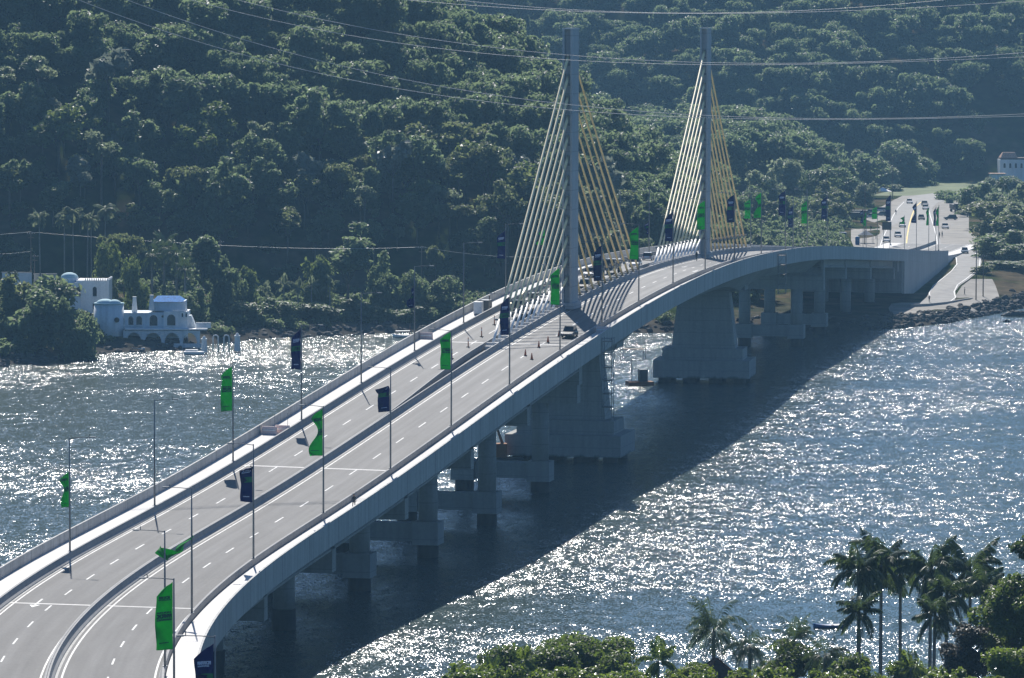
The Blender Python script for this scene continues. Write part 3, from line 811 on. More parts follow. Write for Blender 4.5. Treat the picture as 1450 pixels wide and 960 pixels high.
for k, (px, yt, yb, yf, col, sty, _, lab) in enumerate(FARF):
    Y = 1040. if k == 0 else 1222.+k*2.5
    if k == 0: base = B(1040., UBL, .93)
    elif k < 5: base = B(Dat(px, -11.6, .2, 1100, 1296), -11.6, 0)
    else:
        Y = 1232+ (k-5)*5; q = at(px, 350, Y); base = Vector((q.x, Y, axZ(Y)-.8-.05))
    sc_ = base.y/F
    top = at(px, yt, base.y).z-base.z; hg = (yb-yt)*sc_
    if k: flagpole(base, top+.25, 'pole carrying the '+lab)
    if k == 0: put_lamp('L', base, heading(1040.), 'grey street lamp behind the taller navy flag at the bridge crest', 'street lamps along the bridge')
    flag(base, col, top, hg, 1.35 if sty != 'limp' else 1.6, lab, sty, 500+k)

# ---------------------------------------------------------------- vehicles
def car(name, label, cat, paint, p, rz, L=4.3, W=1.75, H=1.48, pickup=False, group='cars near the far end of the bridge'):
    t = thing(name, label, cat, p, rz, group)
    s = MB(); hl = L/2; z0 = .28; zb = .86
    prof = [(-hl, z0+.12), (-hl, .72), (-hl+.15, .84), (hl-1.1, .92), (hl-.25, .80), (hl, .66), (hl, z0+.1), (hl-.3, z0), (-hl+.3, z0)]
    n_ = len(prof); b0 = len(s.v)
    for x in (-W/2, W/2):
        for y, z in prof: s.v.append((x*(1.0 if z < .8 else .95), y, z))
    s.f.append(tuple(range(n_))); s.m.append(0); s.f.append(tuple(reversed(range(n_, 2*n_)))); s.m.append(0)
    for k in range(n_): s.f.append((k, k+n_, (k+1) % n_+n_, (k+1) % n_)); s.m.append(0)
    s.build('body', M[paint], t)
    ya, yb_ = (-.35, hl-1.25) if pickup else (-hl+.25, hl-1.15)
    P = [(-W*.46, ya, zb), (W*.46, ya, zb), (W*.46, yb_, zb+.04), (-W*.46, yb_, zb+.04), (-W*.38, ya+.25, H-.05), (W*.38, ya+.25, H-.05), (W*.38, yb_-.75, H-.05), (-W*.38, yb_-.75, H-.05)]
    s = MB(); s.hull8(P); c = s.build('cabin_glass', M['glass'], t)
    s = MB(); s.box((0, (ya+.25+yb_-.75)/2, H-.02), (W*.78, yb_-ya-.95, .07)); s.build('roof', M[paint], t)
    for x in (-W/2+.08, W/2-.08):
        for y in (-hl+.8, hl-.85):
            s = MB(); s.tube([(x-.11, y, .32), (x+.11, y, .32)], .32, 14); wl = s.build('wheel', M['black'], t, False)
            s = MB(); sg = 1 if x > 0 else -1; s.tube([(x+sg*.10, y, .32), (x+sg*.125, y, .32)], .2, 10); s.build('rim', M['steel'], wl)
    for x in (-W*.36, W*.36):
        s = MB(); s.box((x, hl-.02, .66), (.34, .08, .14)); s.build('headlight', M['lamp_glass'], t)
        s = MB(); s.box((x, -hl+.02, .70), (.26, .06, .2)); s.build('tail_light', M['orange'], t)
    return t
D = 700.; h = heading(D)
p = B(Dat(806.5, 6.9, .6, 600, 720), 6.9, .01)
car('parked_car', 'dark car facing the near end, stopped beside the right-hand barrier before the tower shadow', 'car', 'cardark', p, h+PI, 4.5, 1.85, 1.7, False, 'vehicles on the bridge')
def lorry(name, label, paint, p, rz, L=8.5, flat=False, boom=False, group='construction vehicles on the left carriageway'):
    t = thing(name, label, 'truck', p, rz, group); hl = L/2
    s = MB(); s.box((0, 0, .8), (.9, L-.4, .28)); s.build('chassis', M['dark'], t)
    s = MB(); s.hull8([(-1.15, hl-2.1, .75), (1.15, hl-2.1, .75), (1.15, hl, .75), (-1.15, hl, .75), (-1.1, hl-2.1, 2.75), (1.1, hl-2.1, 2.75), (1.08, hl-.45, 2.75), (-1.08, hl-.45, 2.75)]); c = s.build('cab', M[paint], t)
    s = MB(); s.hull8([(-1.0, hl-.17, 1.75), (1.0, hl-.17, 1.75), (1.0, hl-.12, 1.75), (-1.0, hl-.12, 1.75), (-.95, hl-.44, 2.6), (.95, hl-.44, 2.6), (.95, hl-.38, 2.6), (-.95, hl-.38, 2.6)]); s.build('windscreen', M['glass'], c)
    s = MB()
    if flat:
        s.box((0, -1.15, 1.1), (2.4, L-2.5, .16)); s.box((0, hl-2.5, 1.8), (2.3, .12, 1.3))
        s.build('flat_bed', M['wood'], t)
    else:
        s.hull8([(-1.15, -hl, 1.05), (1.15, -hl, 1.05), (1.15, hl-2.35, 1.05), (-1.15, hl-2.35, 1.05), (-1.22, -hl, 2.5), (1.22, -hl, 2.5), (1.22, hl-2.35, 2.5), (-1.22, hl-2.35, 2.5)]); s.build('box_body', M['dark' if paint != 'carwhite' else 'carwhite'], t)
    if boom:
        s = MB(); s.tube([(0, hl-2.7, 1.2), (0, hl-2.7, 3.4)], .22, 8); s.tube([(0, hl-2.7, 3.4), (0, -1.2, 4.1)], [.18, .12], 6); s.tube([(0, -1.2, 4.1), (0, 1.0, 3.6)], .09, 6); s.build('crane_boom', M['yellow_pipe'], t)
    for x in (-1.0, 1.0):
        for y in (hl-1.1, -hl+1.2, -hl+2.4):
            s = MB(); s.tube([(x-.14, y, .5), (x+.14, y, .5)], .5, 14); s.build('wheel', M['black'], t)
    for x in (-.85, .85):
        s = MB(); s.box((x, hl+.01, .95), (.32, .06, .2)); s.build('headlight', M['lamp_glass'], t)
    return t
def onleft(px, u, lo=640, hi=900): return Dat(px, u, .5, lo, hi)
Dq = onleft(741, -5.2); lorry('crane_truck', 'dark flatbed truck with folded crane boom behind the first fan of stays', 'cardark', B(Dq, -5.2, .01), heading(Dq)+PI, 8.5, True, True)
Dq = onleft(866, -6.0); lorry('box_truck', 'dark lorry with white cab roof behind the far stays of the first tower', 'cardark', B(Dq, -6.0, .01), heading(Dq)+PI, 8.0)
Dq = onleft(828, -4.0); car('parked_car', 'dark car just beyond the foot of the first tower', 'car', 'cardark', B(Dq, -4.0, .01), heading(Dq)+PI, 4.5, 1.85, 1.7, False, 'vehicles on the bridge')
Dq = onleft(836, -8.0); car('pickup_truck', 'white pickup on the left carriageway beyond the first tower', 'pickup', 'carwhite', B(Dq, -8.0, .01), heading(Dq)+PI, 5., 1.9, 1.7, True, 'vehicles on the bridge')
Dq = onleft(900, -5.5, 700, 900); car('parked_car', 'white car on the left carriageway between the two towers', 'car', 'carwhite', B(Dq, -5.5, .01), heading(Dq)+PI, 4.4, 1.85, 1.6, False, 'vehicles on the bridge')
Dq = onleft(918, -8.0, 700, 950); car('parked_car', 'white car by the left barrier just before the second tower stays', 'car', 'carwhite', B(Dq, -8.0, .01), heading(Dq), 4.4, 1.85, 1.5, False, 'vehicles on the bridge')
# generator, site cabinet, materials
def generator(p, rz, label):
    t = thing('generator', label, 'generator', p, rz)
    s = MB(); s.box((0, 0, .95), (1.5, 2.6, 1.3)); s.build('housing', M['dark'], t)
    s = MB(); s.box((0, 0, .22), (1.3, 2.8, .16)); s.build('skid', M['steel'], t)
    s = MB(); s.tube([(.4, .8, 1.6), (.4, .8, 2.2)], .08, 8); s.build('exhaust_pipe', M['rust'], t)
    for x in (-.7, .7):
        s = MB(); s.tube([(x-.1, 0, .3), (x+.1, 0, .3)], .3, 12); s.build('wheel', M['black'], t)
Dq = onleft(756, -7.6); generator(B(Dq, -7.6, .01), heading(Dq), 'dark towed generator behind the truck near the first tower')
Dq = onleft(688, -12.4, 600, 760); generator(B(Dq, -12.4, .17), heading(Dq), 'small dark generator on the walkway behind the white cabinet')
Dq = onleft(677.5, -12.2, 600, 760)
t = thing('site_cabinet', 'white site cabinet standing on the left walkway against the parapet', 'cabinet', B(Dq, -12.2, .17), heading(Dq))
s = MB(); s.box((0, 0, 1.05), (1.35, 1.25, 1.9)); s.build('cabinet_body', M['white'], t)
s = MB(); s.box((0, 0, .06), (1.2, 1.1, .12)); s.build('plinth', M['dark'], t)
s = MB(); s.box((0, -.64, 1.05), (1.1, .03, 1.6)); d_ = s.build('door', M['limeW'], t)
s = MB(); s.box((.42, -.67, 1.05), (.05, .05, .2)); s.build('handle', M['dark'], d_)
Dq = onleft(724, -9.0, 600, 800)
t = thing('material_stack', 'cream sheet covered stack of timber near the first stays', 'stack', B(Dq, -8.6, .01), heading(Dq))
s = MB(); s.hull8([(-1, -1.6, 0), (1, -1.6, 0), (1, 1.6, 0), (-1, 1.6, 0), (-.8, -1.4, 1.1), (.9, -1.3, .9), (.8, 1.4, 1.2), (-.9, 1.3, 1.0)]); s.build('sheet', M['cream'], t)
s = MB()
for k in range(5): s.box((-.8+k*.4, 0, .12), (.3, 4.2, .2))
s.build('timber', M['wood'], t)
# scaffold frames beside the generator
def scaffold(name, label, p, rz, w_, l_, h_, nh, group=None, cat='scaffold'):
    t = thing(name, label, cat, p, rz, group)
    for x in (-w_/2, w_/2):
        for y in (-l_/2, l_/2):
            s = MB(); s.tube([(x, y, 0), (x, y, h_)], .05, 5); s.build('upright', M['steel'], t)
    s = MB()
    for k in range(nh+1):
        z = h_*k/nh*.98+.03
        for x in (-w_/2, w_/2): s.tube([(x, -l_/2, z), (x, l_/2, z)], .04, 5)
        for y in (-l_/2, l_/2): s.tube([(-w_/2, y, z), (w_/2, y, z)], .04, 5)
        if k < nh: s.tube([(-w_/2, -l_/2, z), (w_/2, -l_/2, h_*(k+1)/nh)], .03, 5); s.tube([(w_/2, l_/2, z), (w_/2, -l_/2, h_*(k+1)/nh)], .03, 5)
    s.build('rails', M['steel'], t)
    s = MB()
    for k in range(1, nh+1): s.box((0, 0, h_*k/nh*.95), (w_*.9, l_*.9, .06))
    s.build('deck_boards', M['wood'], t)
Dq = onleft(771, -6.5); scaffold('scaffold_tower', 'low scaffold frame on the left carriageway beside the dark generator', B(Dq, -6.0, .01), heading(Dq), 2.2, 3.0, 2.6, 2)
Dq = Dat(859, 13.4, -3, 640, 760); p = B(Dq, 13.6, -11.5); scaffold('hanging_scaffold', 'thin stair scaffold hanging from the bridge edge beside the first tower pier', p, heading(Dq), 1.5, 1.8, 12.6, 6)
Dq = Dat(1106, 13.4, -3, 880, 1100); p = B(Dq, 13.6, -6.8); scaffold('hanging_scaffold', 'short stair scaffold hanging from the bridge edge beyond the second tower', p, heading(Dq), 1.5, 1.8, 8.0, 4)
p = B(T2-6, -13.2, 0); p.z = 4.4; scaffold('work_platform', 'small scaffold platform at the left end of the second tower pile cap', p, heading(T2), 4.5, 4.0, 2.2, 1, cat='platform')
p = gpt(906, 545, 0.0); t = thing('work_raft', 'small dark pontoon with a hut floating beside the second tower foundation', 'pontoon', p, .2)
s = MB(); s.box((0, 0, .35), (5, 3.2, .7)); s.build('hull', M['rust'], t)
s = MB(); s.box((.6, 0, 1.9), (1.6, 1.6, 2.3)); s.build('hut', M['dark'], t)
s = MB(); s.tube([(-1.6, 0, .7), (-1.6, 0, 5.0)], .07, 6); s.build('mast', M['steel'], t)
p = gpt(709, 655, 0.0); p.x += 0; t = thing('work_raft', 'rusty work pontoon seen between the columns before the first tower', 'pontoon', p, .1)
s = MB(); s.box((0, 0, .4), (7, 4, .8)); s.build('hull', M['dark'], t)
s = MB(); s.box((0, 0, 2.0), (1.9, 2.0, 2.2)); s.build('winch_house', M['rust'], t)
s = MB(); s.tube([(.3, 0, 3), (-1.3, 0, 7.5)], [.3, .1], 6); s.build('crane_boom', M['rust'], t)
# cones and delineators
def cone_proto():
    t = thing('traffic_cone', 'traffic cone', 'traffic cone')
    s = MB(); s.tube([(0, 0, .05), (0, 0, .95)], [.2, .05], 12); b = s.build('cone_body', M['orange'], t, True)
    s = MB(); s.tube([(0, 0, .45), (0, 0, .62)], [.125, .095], 12); s.build('white_stripe', M['white'], b)
    s = MB(); s.box((0, 0, .03), (.55, .55, .06)); s.build('base', M['black'], t)
    return t
cp = cone_proto()
for k, (x, u) in enumerate(((744, 4.7), (753, 6.4), (763, 4.8), (776, 5.0), (791.5, 5.2))):
    D = Dat(x, u, .3, 600, 720); p = B(D, u, .01)
    lab = f'orange traffic cone on the right carriageway, {ORD[k]} from the near end before the dark car'
    if k == 0: cp.location = p; cp['label'] = lab; cp['group'] = 'cones before the tower'
    else: copy_thing(cp, p, 0, lab)
t = thing('lane_delineator', 'slim delineator post', 'delineator')
s = MB(); s.tube([(0, 0, .05), (0, 0, 1.45)], [.10, .06], 10); b = s.build('post', M['orange'], t, True)
s = MB(); s.tube([(0, 0, .9), (0, 0, 1.15)], [.095, .085], 10); s.build('white_stripe', M['white'], b)
s = MB(); s.box((0, 0, .04), (.6, .6, .08)); s.build('base', M['black'], t)
for k, (x, u) in enumerate(((640, -5.0), (663, -5.4), (682, -6.0), (700, -7.2))):
    D = Dat(x, u, .3, 560, 720); p = B(D, u, .01); lab = f'slim tall delineator post on the left carriageway, {ORD[k]} from the near end'
    if k == 0: t.location = p; t['label'] = lab; t['group'] = 'delineators closing the left lane'
    else: copy_thing(t, p, 0, lab)
def barrier(p, rz, label, n_=1):
    t = thing('plastic_barrier', label, 'road barrier', p, rz, 'orange site barriers')
    s = MB(); s.hull8([(-1, -.28, 0), (1, -.28, 0), (1, .28, 0), (-1, .28, 0), (-.95, -.1, 1.0), (.95, -.1, 1.0), (.95, .1, 1.0), (-.95, .1, 1.0)]); s.build('barrier_body', M['pinkpl'], t)
    s = MB(); s.box((0, -.235, .52), (1.7, .04, .16)); s.box((0, .235, .52), (1.7, .04, .16)); s.build('white_stripe', M['white'], t)
    s = MB(); s.tube([(.7, 0, 1.0), (.7, 0, 2.6)], .03, 5); s.build('sign_pole', M['steel'], t)
Dq = Dat(389, -12.3, .5, 440, 720); barrier(B(Dq, -13.0, .17), heading(Dq), 'faded orange barrier across the left walkway, end near the parapet')
barrier(B(Dq+1.2, -11.6, .17), heading(Dq), 'faded orange barrier across the left walkway, end near the road')
Dq = Dat(855, 11.2, .7, 640, 760); barrier(B(Dq, 11.0, .17), heading(Dq), 'faded orange barrier blocking the right walkway beside the tower shadow')
Dq = Dat(1101, 11.2, .7, 880, 1100); barrier(B(Dq, 11.0, .17), heading(Dq), 'faded orange barrier at the bridge crest beyond the second tower')
Dq = Dat(601, -13.5, .7, 500, 720); barrier(B(Dq, -13.2, .17), heading(Dq), 'faded orange barrier by the left parapet beside a leaning sign pole')

# ---------------------------------------------------------------- people
def person(label, p, rz, top='cloth_dk', legs='cloth_dk', stride=.12, reach=0.0, group='people near the bridge'):
    t = tag(link('person', None, None, p, rz), label, 'person', group)
    V = [(0,0,.95),(0,0,1.15),(0,0.01,1.38),(0,.015,1.50),(0,.03,1.62),(0,.035,1.74),
         (.19,0,1.42),(.26,-.02+reach*.4,1.14),(.25,.10+reach,.92),(-.19,0,1.42),(-.26,-.02,1.14),(-.25,.10,.90),
         (.10,0,.90),(.11,.05+stride*.5,.50),(.11,stride,.09),(.11,stride+.16,.04),(-.10,0,.90),(-.11,.03-stride*.3,.50),(-.11,-stride,.09),(-.11,-stride+.16,.04),(.25,.13+reach,.82),(-.25,.13,.80)]
    E = [(0,1),(1,2),(2,3),(3,4),(4,5),(2,6),(6,7),(7,8),(2,9),(9,10),(10,11),(0,12),(12,13),(13,14),(14,15),(0,16),(16,17),(17,18),(18,19),(8,20),(11,21)]
    Rr = [.15,.145,.16,.06,.10,.085,.075,.052,.04,.075,.052,.04,.10,.068,.048,.04,.10,.068,.048,.04,.035,.035]
    me = bpy.data.meshes.new('body'); me.from_pydata(V, E, []); o = link('body', me, t)
    sm = o.modifiers.new('skin', 'SKIN')
    for i, rr in enumerate(Rr): me.skin_vertices[0].data[i].radius = (rr, rr*.85)
    me.skin_vertices[0].data[0].use_root = True
    ss = o.modifiers.new('sub', 'SUBSURF'); ss.levels = 1; ss.render_levels = 2
    m, n, b = nt('person_skin_and_clothes')
    c = n.nodes.new('ShaderNodeTexCoord'); sx = n.nodes.new('ShaderNodeSeparateXYZ'); n.links.new(c.outputs['Object'], sx.inputs[0])
    z = mul(n, sx.outputs[2], .5)
    def colr(k): return tuple(M[k].node_tree.nodes['Color Ramp'].color_ramp.elements[0].color)[:3]
    r = ramp(n, z, [(.0, (.02, .02, .02)), (.04, colr(legs)), (.46, colr(top)), (.765, colr('skin'))]); n.nodes['Color Ramp'].color_ramp.interpolation = 'CONSTANT'
    n.links.new(r, b.inputs['Base Color']); b.inputs['Roughness'].default_value = .85; me.materials.append(m)
    s = MB(); s.sphere((0, .02, 1.70), (.112, .125, .10), 10, 5, 0, -.1); s.build('hair', M['black'], t, True)
    return t
Dq = Dat(500, 11.2, 1.2, 440, 700); person('person in dark clothes walking on the right walkway, only upper body above the parapet', B(Dq, 11.3, .17), heading(Dq)+PI, 'cloth_dk', 'cloth_dk', .2)
Dq = Dat(987.5, .9, .5, 780, 900); person('person in dark clothes standing on the road by the second tower', B(Dq, .75, .01), heading(Dq)+.5)
print('part 4', round(_t.time()-_T0, 1))
# ---------------------------------------------------------------- vegetation
def quads_mesh(name, Cn, Nn, S, mats, aspect=1.6, mi=None, seed=0, extra=None):
    """many separate leaf quads: centres, normals, sizes"""
    g = np.random.default_rng(seed); k = len(Cn)
    Nn = Nn/np.linalg.norm(Nn, axis=1, keepdims=True)
    a = np.cross(Nn, g.normal(size=(k, 3))); a /= np.linalg.norm(a, axis=1, keepdims=True)
    b = np.cross(Nn, a); a = a*(S[:, None]*.5*aspect); b = b*(S[:, None]*.5)
    bend = Nn*(S[:, None]*.18)
    V = np.stack([Cn-a, Cn-b*1.0+bend, Cn+a, Cn+b+bend], 1).reshape(-1, 3)
    Fq = np.arange(4*k).reshape(-1, 4)
    if extra is not None:
        ev, ef = extra; Fl = Fq.tolist()+[tuple(i+4*k for i in f) for f in ef]; V = np.concatenate([V, np.array(ev)]) if len(ev) else V
    else: Fl = Fq.tolist()
    me = bpy.data.meshes.new(name); me.from_pydata(V.tolist(), [], Fl)
    for m in (mats if isinstance(mats, list) else [mats]): me.materials.append(m)
    return me
def crown_pts(seed, Rr, H, nl, per, leaf, flat=.7, lobe=(.30, .48), taper=0.0, spread=1.0, zb=-.35, up=.35, irr=0.0):
    g = np.random.default_rng(seed); Cs, Ns, Ss = [], [], []
    sk = g.uniform(-irr, irr, 2); el = 1+g.uniform(-irr, irr)*.5
    for i in range(nl):
        a = g.uniform(0, 2*PI); q = math.sqrt(g.uniform(0.0, 1))*(.72)*spread*(1+irr*.45*math.sin(2*a+seed)+irr*.3*math.sin(3*a)); zz = g.uniform(zb, .62)
        zz = zz*math.sqrt(max(0.05, 1-.75*q*q)) if zz > 0 else zz*(1-.5*q)
        zz += irr*g.uniform(-.28, .34)
        k = 1-taper*(zz-zb)
        c = np.array([math.cos(a)*q*Rr*k*el+sk[0]*zz*H*.6, math.sin(a)*q*Rr*k/el+sk[1]*zz*H*.6, zz*H])
        lr = g.uniform(*lobe)*Rr*max(.45, 1-taper*.5*(zz-zb))*(1+irr*g.uniform(-.45, .3))
        d = g.normal(size=(per, 3)); d[:, 2] += up; d /= np.linalg.norm(d, axis=1, keepdims=True)
        rad = lr*g.uniform(.55, 1.12, size=(per, 1))
        sq = np.array([g.uniform(.8, 1.3), g.uniform(.8, 1.3), flat*g.uniform(.7, 1.2)]) if irr else np.array([1, 1, flat])
        P = c+d*rad*sq
        P += g.normal(size=P.shape)*leaf*.35
        Nn = d*.7+g.normal(size=d.shape)*.55+np.array([0, 0, .35])
        Cs.append(P); Ns.append(Nn); Ss.append(leaf*g.uniform(.55, 1.35, size=per))
    return np.concatenate(Cs), np.concatenate(Ns), np.concatenate(Ss)
def trunk_mb(h, r, seed, limbs=4, Rr=3.0, H=3.0):
    g = random.Random(seed); s = MB(); bx, by = g.uniform(-.3, .3), g.uniform(-.3, .3)
    s.tube([(0, 0, -1.2), (bx*.4, by*.4, h*.5), (bx, by, h)], [r*1.25, r*.9, r*.65], 7)
    for i in range(limbs):
        a = 2*PI*i/limbs+g.uniform(-.5, .5); k = g.uniform(.45, .8)
        s.tube([(bx, by, h*.93), (bx+math.cos(a)*Rr*k*.5, by+math.sin(a)*Rr*k*.5, h+H*.22), (bx+math.cos(a)*Rr*k, by+math.sin(a)*Rr*k, h+H*g.uniform(.4, .7))], [r*.6, r*.4, r*.15], 5)
    return s
# kinds of forest tree: (crown args, trunk height, material, label)
KIND = []
def kind(nm, label, seeds, mat, Rr, H, th, nl, per, leaf, **kw):
    v = []
    for sdd in seeds:
        C_, N_, S_ = crown_pts(sdd, Rr, H, nl, per, leaf, **kw); C_[:, 2] += th+H*.42
        me = quads_mesh('crown', C_, N_, S_, M[mat], seed=sdd); v.append((me, trunk_mb(th, .2, sdd, 4, Rr*.8, H).mesh('trunk', M['bark'], True), th, Rr, H))
    KIND.append((nm, label, v))
FG = 'forest trees on the hillsides'
kind('forest_tree', 'round dark green broadleaf tree crowded on the steep forest slope', (1, 2, 3, 4), 'leaf_a', 4.4, 5.0, 5.0, 26, 110, .52, irr=.9, lobe=(.16, .4))
kind('forest_tree', 'pale grey-green bushy tree crowded on the steep forest slope', (5, 6), 'leaf_b', 3.8, 4.2, 4.5, 22, 95, .56, irr=.95, lobe=(.16, .4))
kind('forest_tree', 'flat-topped spreading tree crowded on the steep forest slope', (7, 8), 'leaf_c', 5.2, 2.6, 6.5, 18, 140, .5, flat=.42, lobe=(.2, .34), irr=.6)
kind('forest_tree', 'tall narrow dark tree standing over its neighbours on the forest slope', (9, 10), 'leaf_a', 2.9, 7.2, 4.0, 18, 140, .50, taper=.5, lobe=(.3, .5), irr=.5)
kind('forest_tree', 'light feathery tree with open crown on the forest slope', (12, 13), 'leaf_c', 3.6, 4.8, 5.5, 22, 70, .42, lobe=(.16, .34), irr=.9)
kind('forest_tree', 'yellow-green sunlit tree crowded on the forest slope', (31, 32), 'leaf_d', 3.6, 3.8, 5.0, 15, 130, .5, irr=.8)
kind('forest_tree', 'silvery large-leaved tree shining among darker ones on the forest slope', (33, 34), 'leaf_e', 3.2, 3.2, 6.5, 9, 70, .85, irr=.9, lobe=(.2, .36))
kind('forest_tree', 'slim tree with a bare pale trunk and small crown on the forest slope', (35, 36), 'leaf_b', 2.2, 2.4, 9.0, 9, 90, .45, irr=.9)
NFOR = 8
kind('shore_tree', '', (14, 15, 16, 17), 'leaf_a', 4.2, 6.0, .6, 28, 150, .5, zb=-.8, lobe=(.26, .42), flat=.9, irr=.55)
kind('shore_tree', '', (18, 19), 'leaf_b', 4.0, 5.5, .6, 26, 120, .48, zb=-.8, lobe=(.24, .4), flat=.9, irr=.6)
PROB = [.25, .16, .11, .11, .13, .11, .07, .06]
KREP = []
protos = {}
def put_tree(k, v, p, rz, sc, label=None, group=FG, name=None, mat=None):
    nm, lab, V = KIND[k]; cm, tm_, th, Rr, H = V[v % len(V)]
    t = thing(name or nm, label or lab, 'tree', p, rz, group); t.scale = sc if hasattr(sc, '__len__') else (sc,)*3
    c = link('crown', cm, t); link('trunk', tm_, t)
    protos.setdefault((k, v % len(V)), c)
    if mat: c.material_slots[0].link = 'OBJECT'; c.material_slots[0].material = mat
    return t
# avoid roads, clearings and buildings on the flats
gr = np.random.default_rng(5)
def in_frame(x, y, z, mx=60, my=60):
    q = proj((x, y, z)); return -mx < q[0] < 1450+mx and -my < q[1] < 960
cand = []
sp_ = 6.0
for gy in np.arange(1062, 1500, sp_):
    for gx in np.arange(-235, 70, sp_):
        cand.append((gx+gr.uniform(-2.6, 2.6), gy+gr.uniform(-2.6, 2.6)))
far = []
for gy in np.arange(1480, 2330, 7.0):
    for gx in np.arange(-330, 330, 7.2):
        far.append((gx+gr.uniform(-3, 3), gy+gr.uniform(-3, 3)))
pts = np.array(cand+far); pz = ground(pts[:, 0], pts[:, 1])
foot_back = np.interp(pts[:, 0], [-400, 0, 60, 110, 160, 400], [1780, 1790, 1785, 1785, 1805, 1820])
keep = []
# terrain visibility: a tree counts when its crown clears the skyline in front of it
fr = np.linspace(.86, .985, 18)
HID = (ground(pts[:, :1]*fr, pts[:, 1:]*fr) > CAM_Z+(pz[:, None]+9-CAM_Z)*fr+1).any(1)
allt = []
for (x, y), z, fb, hid in zip(pts, pz, foot_back, HID):
    if y < 1500:
        if x > 30 and not (x < 60 and y > 1120): continue
        if y < 1092 : continue
    else:
        lim = (y-1500)*.0+fb-8
        midh = math.exp(-((x-72)/38)**2-((y-1640)/170)**2) > .30 and x < 112
        if y < lim and not midh: continue
        if y > fb+330: continue
        if abs(x-200) < 17 and y < 1842: continue
    if not in_frame(x, y, z+5, 420, 260): continue
    if hid: continue
    allt.append((y, x, float(z)))
allt.sort()
NIND = 215
strict = [t for t in allt if in_frame(t[1], t[0], t[2]+5, 20, 30)]
near_t = strict[:NIND]; ns_ = set(near_t); far_t = [t for t in allt if t not in ns_]
print('forest trees', len(allt))
kk = lambda: int(gr.choice(len(PROB), p=PROB))
for y, x, z in near_t:
    put_tree(kk(), int(gr.integers(0, 4)), (x, y, z), gr.uniform(0, 6.28), tuple(np.array([gr.uniform(.85, 1.15), gr.uniform(.85, 1.15), gr.uniform(.85, 1.1)])*gr.choice([.5, .75, 1.0, 1.3, 1.7], p=[.2, .24, .26, .19, .11])))
for k in range(NFOR):
    for v in range(len(KIND[k][2])):
        if (k, v) not in protos: put_tree(k, v, (-60+10*k, 1130+8*v, gz(-60+10*k, 1130+8*v)), 0, 1)
plist = [(k, v) for k in range(NFOR) for v in range(len(KIND[k][2]))]
pidx = {kv: i for i, kv in enumerate(plist)}
vm = bpy.data.meshes.new('forest'); vm.from_pydata([(x, y, z) for y, x, z in far_t], [], [])
ai = vm.attributes.new('vi', 'INT', 'POINT'); az_ = vm.attributes.new('rz', 'FLOAT', 'POINT'); as_ = vm.attributes.new('sc', 'FLOAT_VECTOR', 'POINT')
vi, rz_, scs = [], [], []
for y, x, z in far_t:
    k = kk(); v = int(gr.integers(0, len(KIND[k][2]))); vi.append(pidx[(k, v)]); rz_.append(gr.uniform(0, 6.28))
    q = gr.choice([.5, .75, 1.0, 1.3, 1.65], p=[.2, .24, .26, .19, .11]); scs += [q*gr.uniform(.85, 1.15), q*gr.uniform(.85, 1.15), q]
ai.data.foreach_set('value', vi); az_.data.foreach_set('value', rz_); as_.data.foreach_set('vector', scs)
fo = link('forest', vm); tag(fo, 'dense forest covering the upper and farther hillsides', 'forest', kind='stuff')
ng = bpy.data.node_groups.new('forest_scatter', 'GeometryNodeTree')
ng.interface.new_socket('Geometry', in_out='INPUT', socket_type='NodeSocketGeometry'); ng.interface.new_socket('Geometry', in_out='OUTPUT', socket_type='NodeSocketGeometry')
gi = ng.nodes.new('NodeGroupInput'); go = ng.nodes.new('NodeGroupOutput'); ip = ng.nodes.new('GeometryNodeInstanceOnPoints')
m2p = ng.nodes.new('GeometryNodeMeshToPoints')
jg = ng.nodes.new('GeometryNodeJoinGeometry')
for kv in reversed(plist):
    oi = ng.nodes.new('GeometryNodeObjectInfo'); oi.inputs['Object'].default_value = protos[kv]; oi.inputs['As Instance'].default_value = True
    ng.links.new(oi.outputs['Geometry'], jg.inputs[0])
def nattr(nm, ty):
    a = ng.nodes.new('GeometryNodeInputNamedAttribute'); a.data_type = ty; a.inputs['Name'].default_value = nm; return a.outputs['Attribute']
cx_ = ng.nodes.new('ShaderNodeCombineXYZ'); ng.links.new(nattr('rz', 'FLOAT'), cx_.inputs[2])
e2r = ng.nodes.new('FunctionNodeEulerToRotation'); ng.links.new(cx_.outputs[0], e2r.inputs[0])
ng.links.new(gi.outputs[0], m2p.inputs[0]); ng.links.new(m2p.outputs[0], ip.inputs['Points']); ng.links.new(jg.outputs[0], ip.inputs['Instance'])
ip.inputs['Pick Instance'].default_value = True
ng.links.new(nattr('vi', 'INT'), ip.inputs['Instance Index']); ng.links.new(e2r.outputs[0], ip.inputs['Rotation']); ng.links.new(nattr('sc', 'FLOAT_VECTOR'), ip.inputs['Scale'])
ng.links.new(ip.outputs[0], go.inputs[0])
md = fo.modifiers.new('scatter', 'NODES'); md.node_group = ng

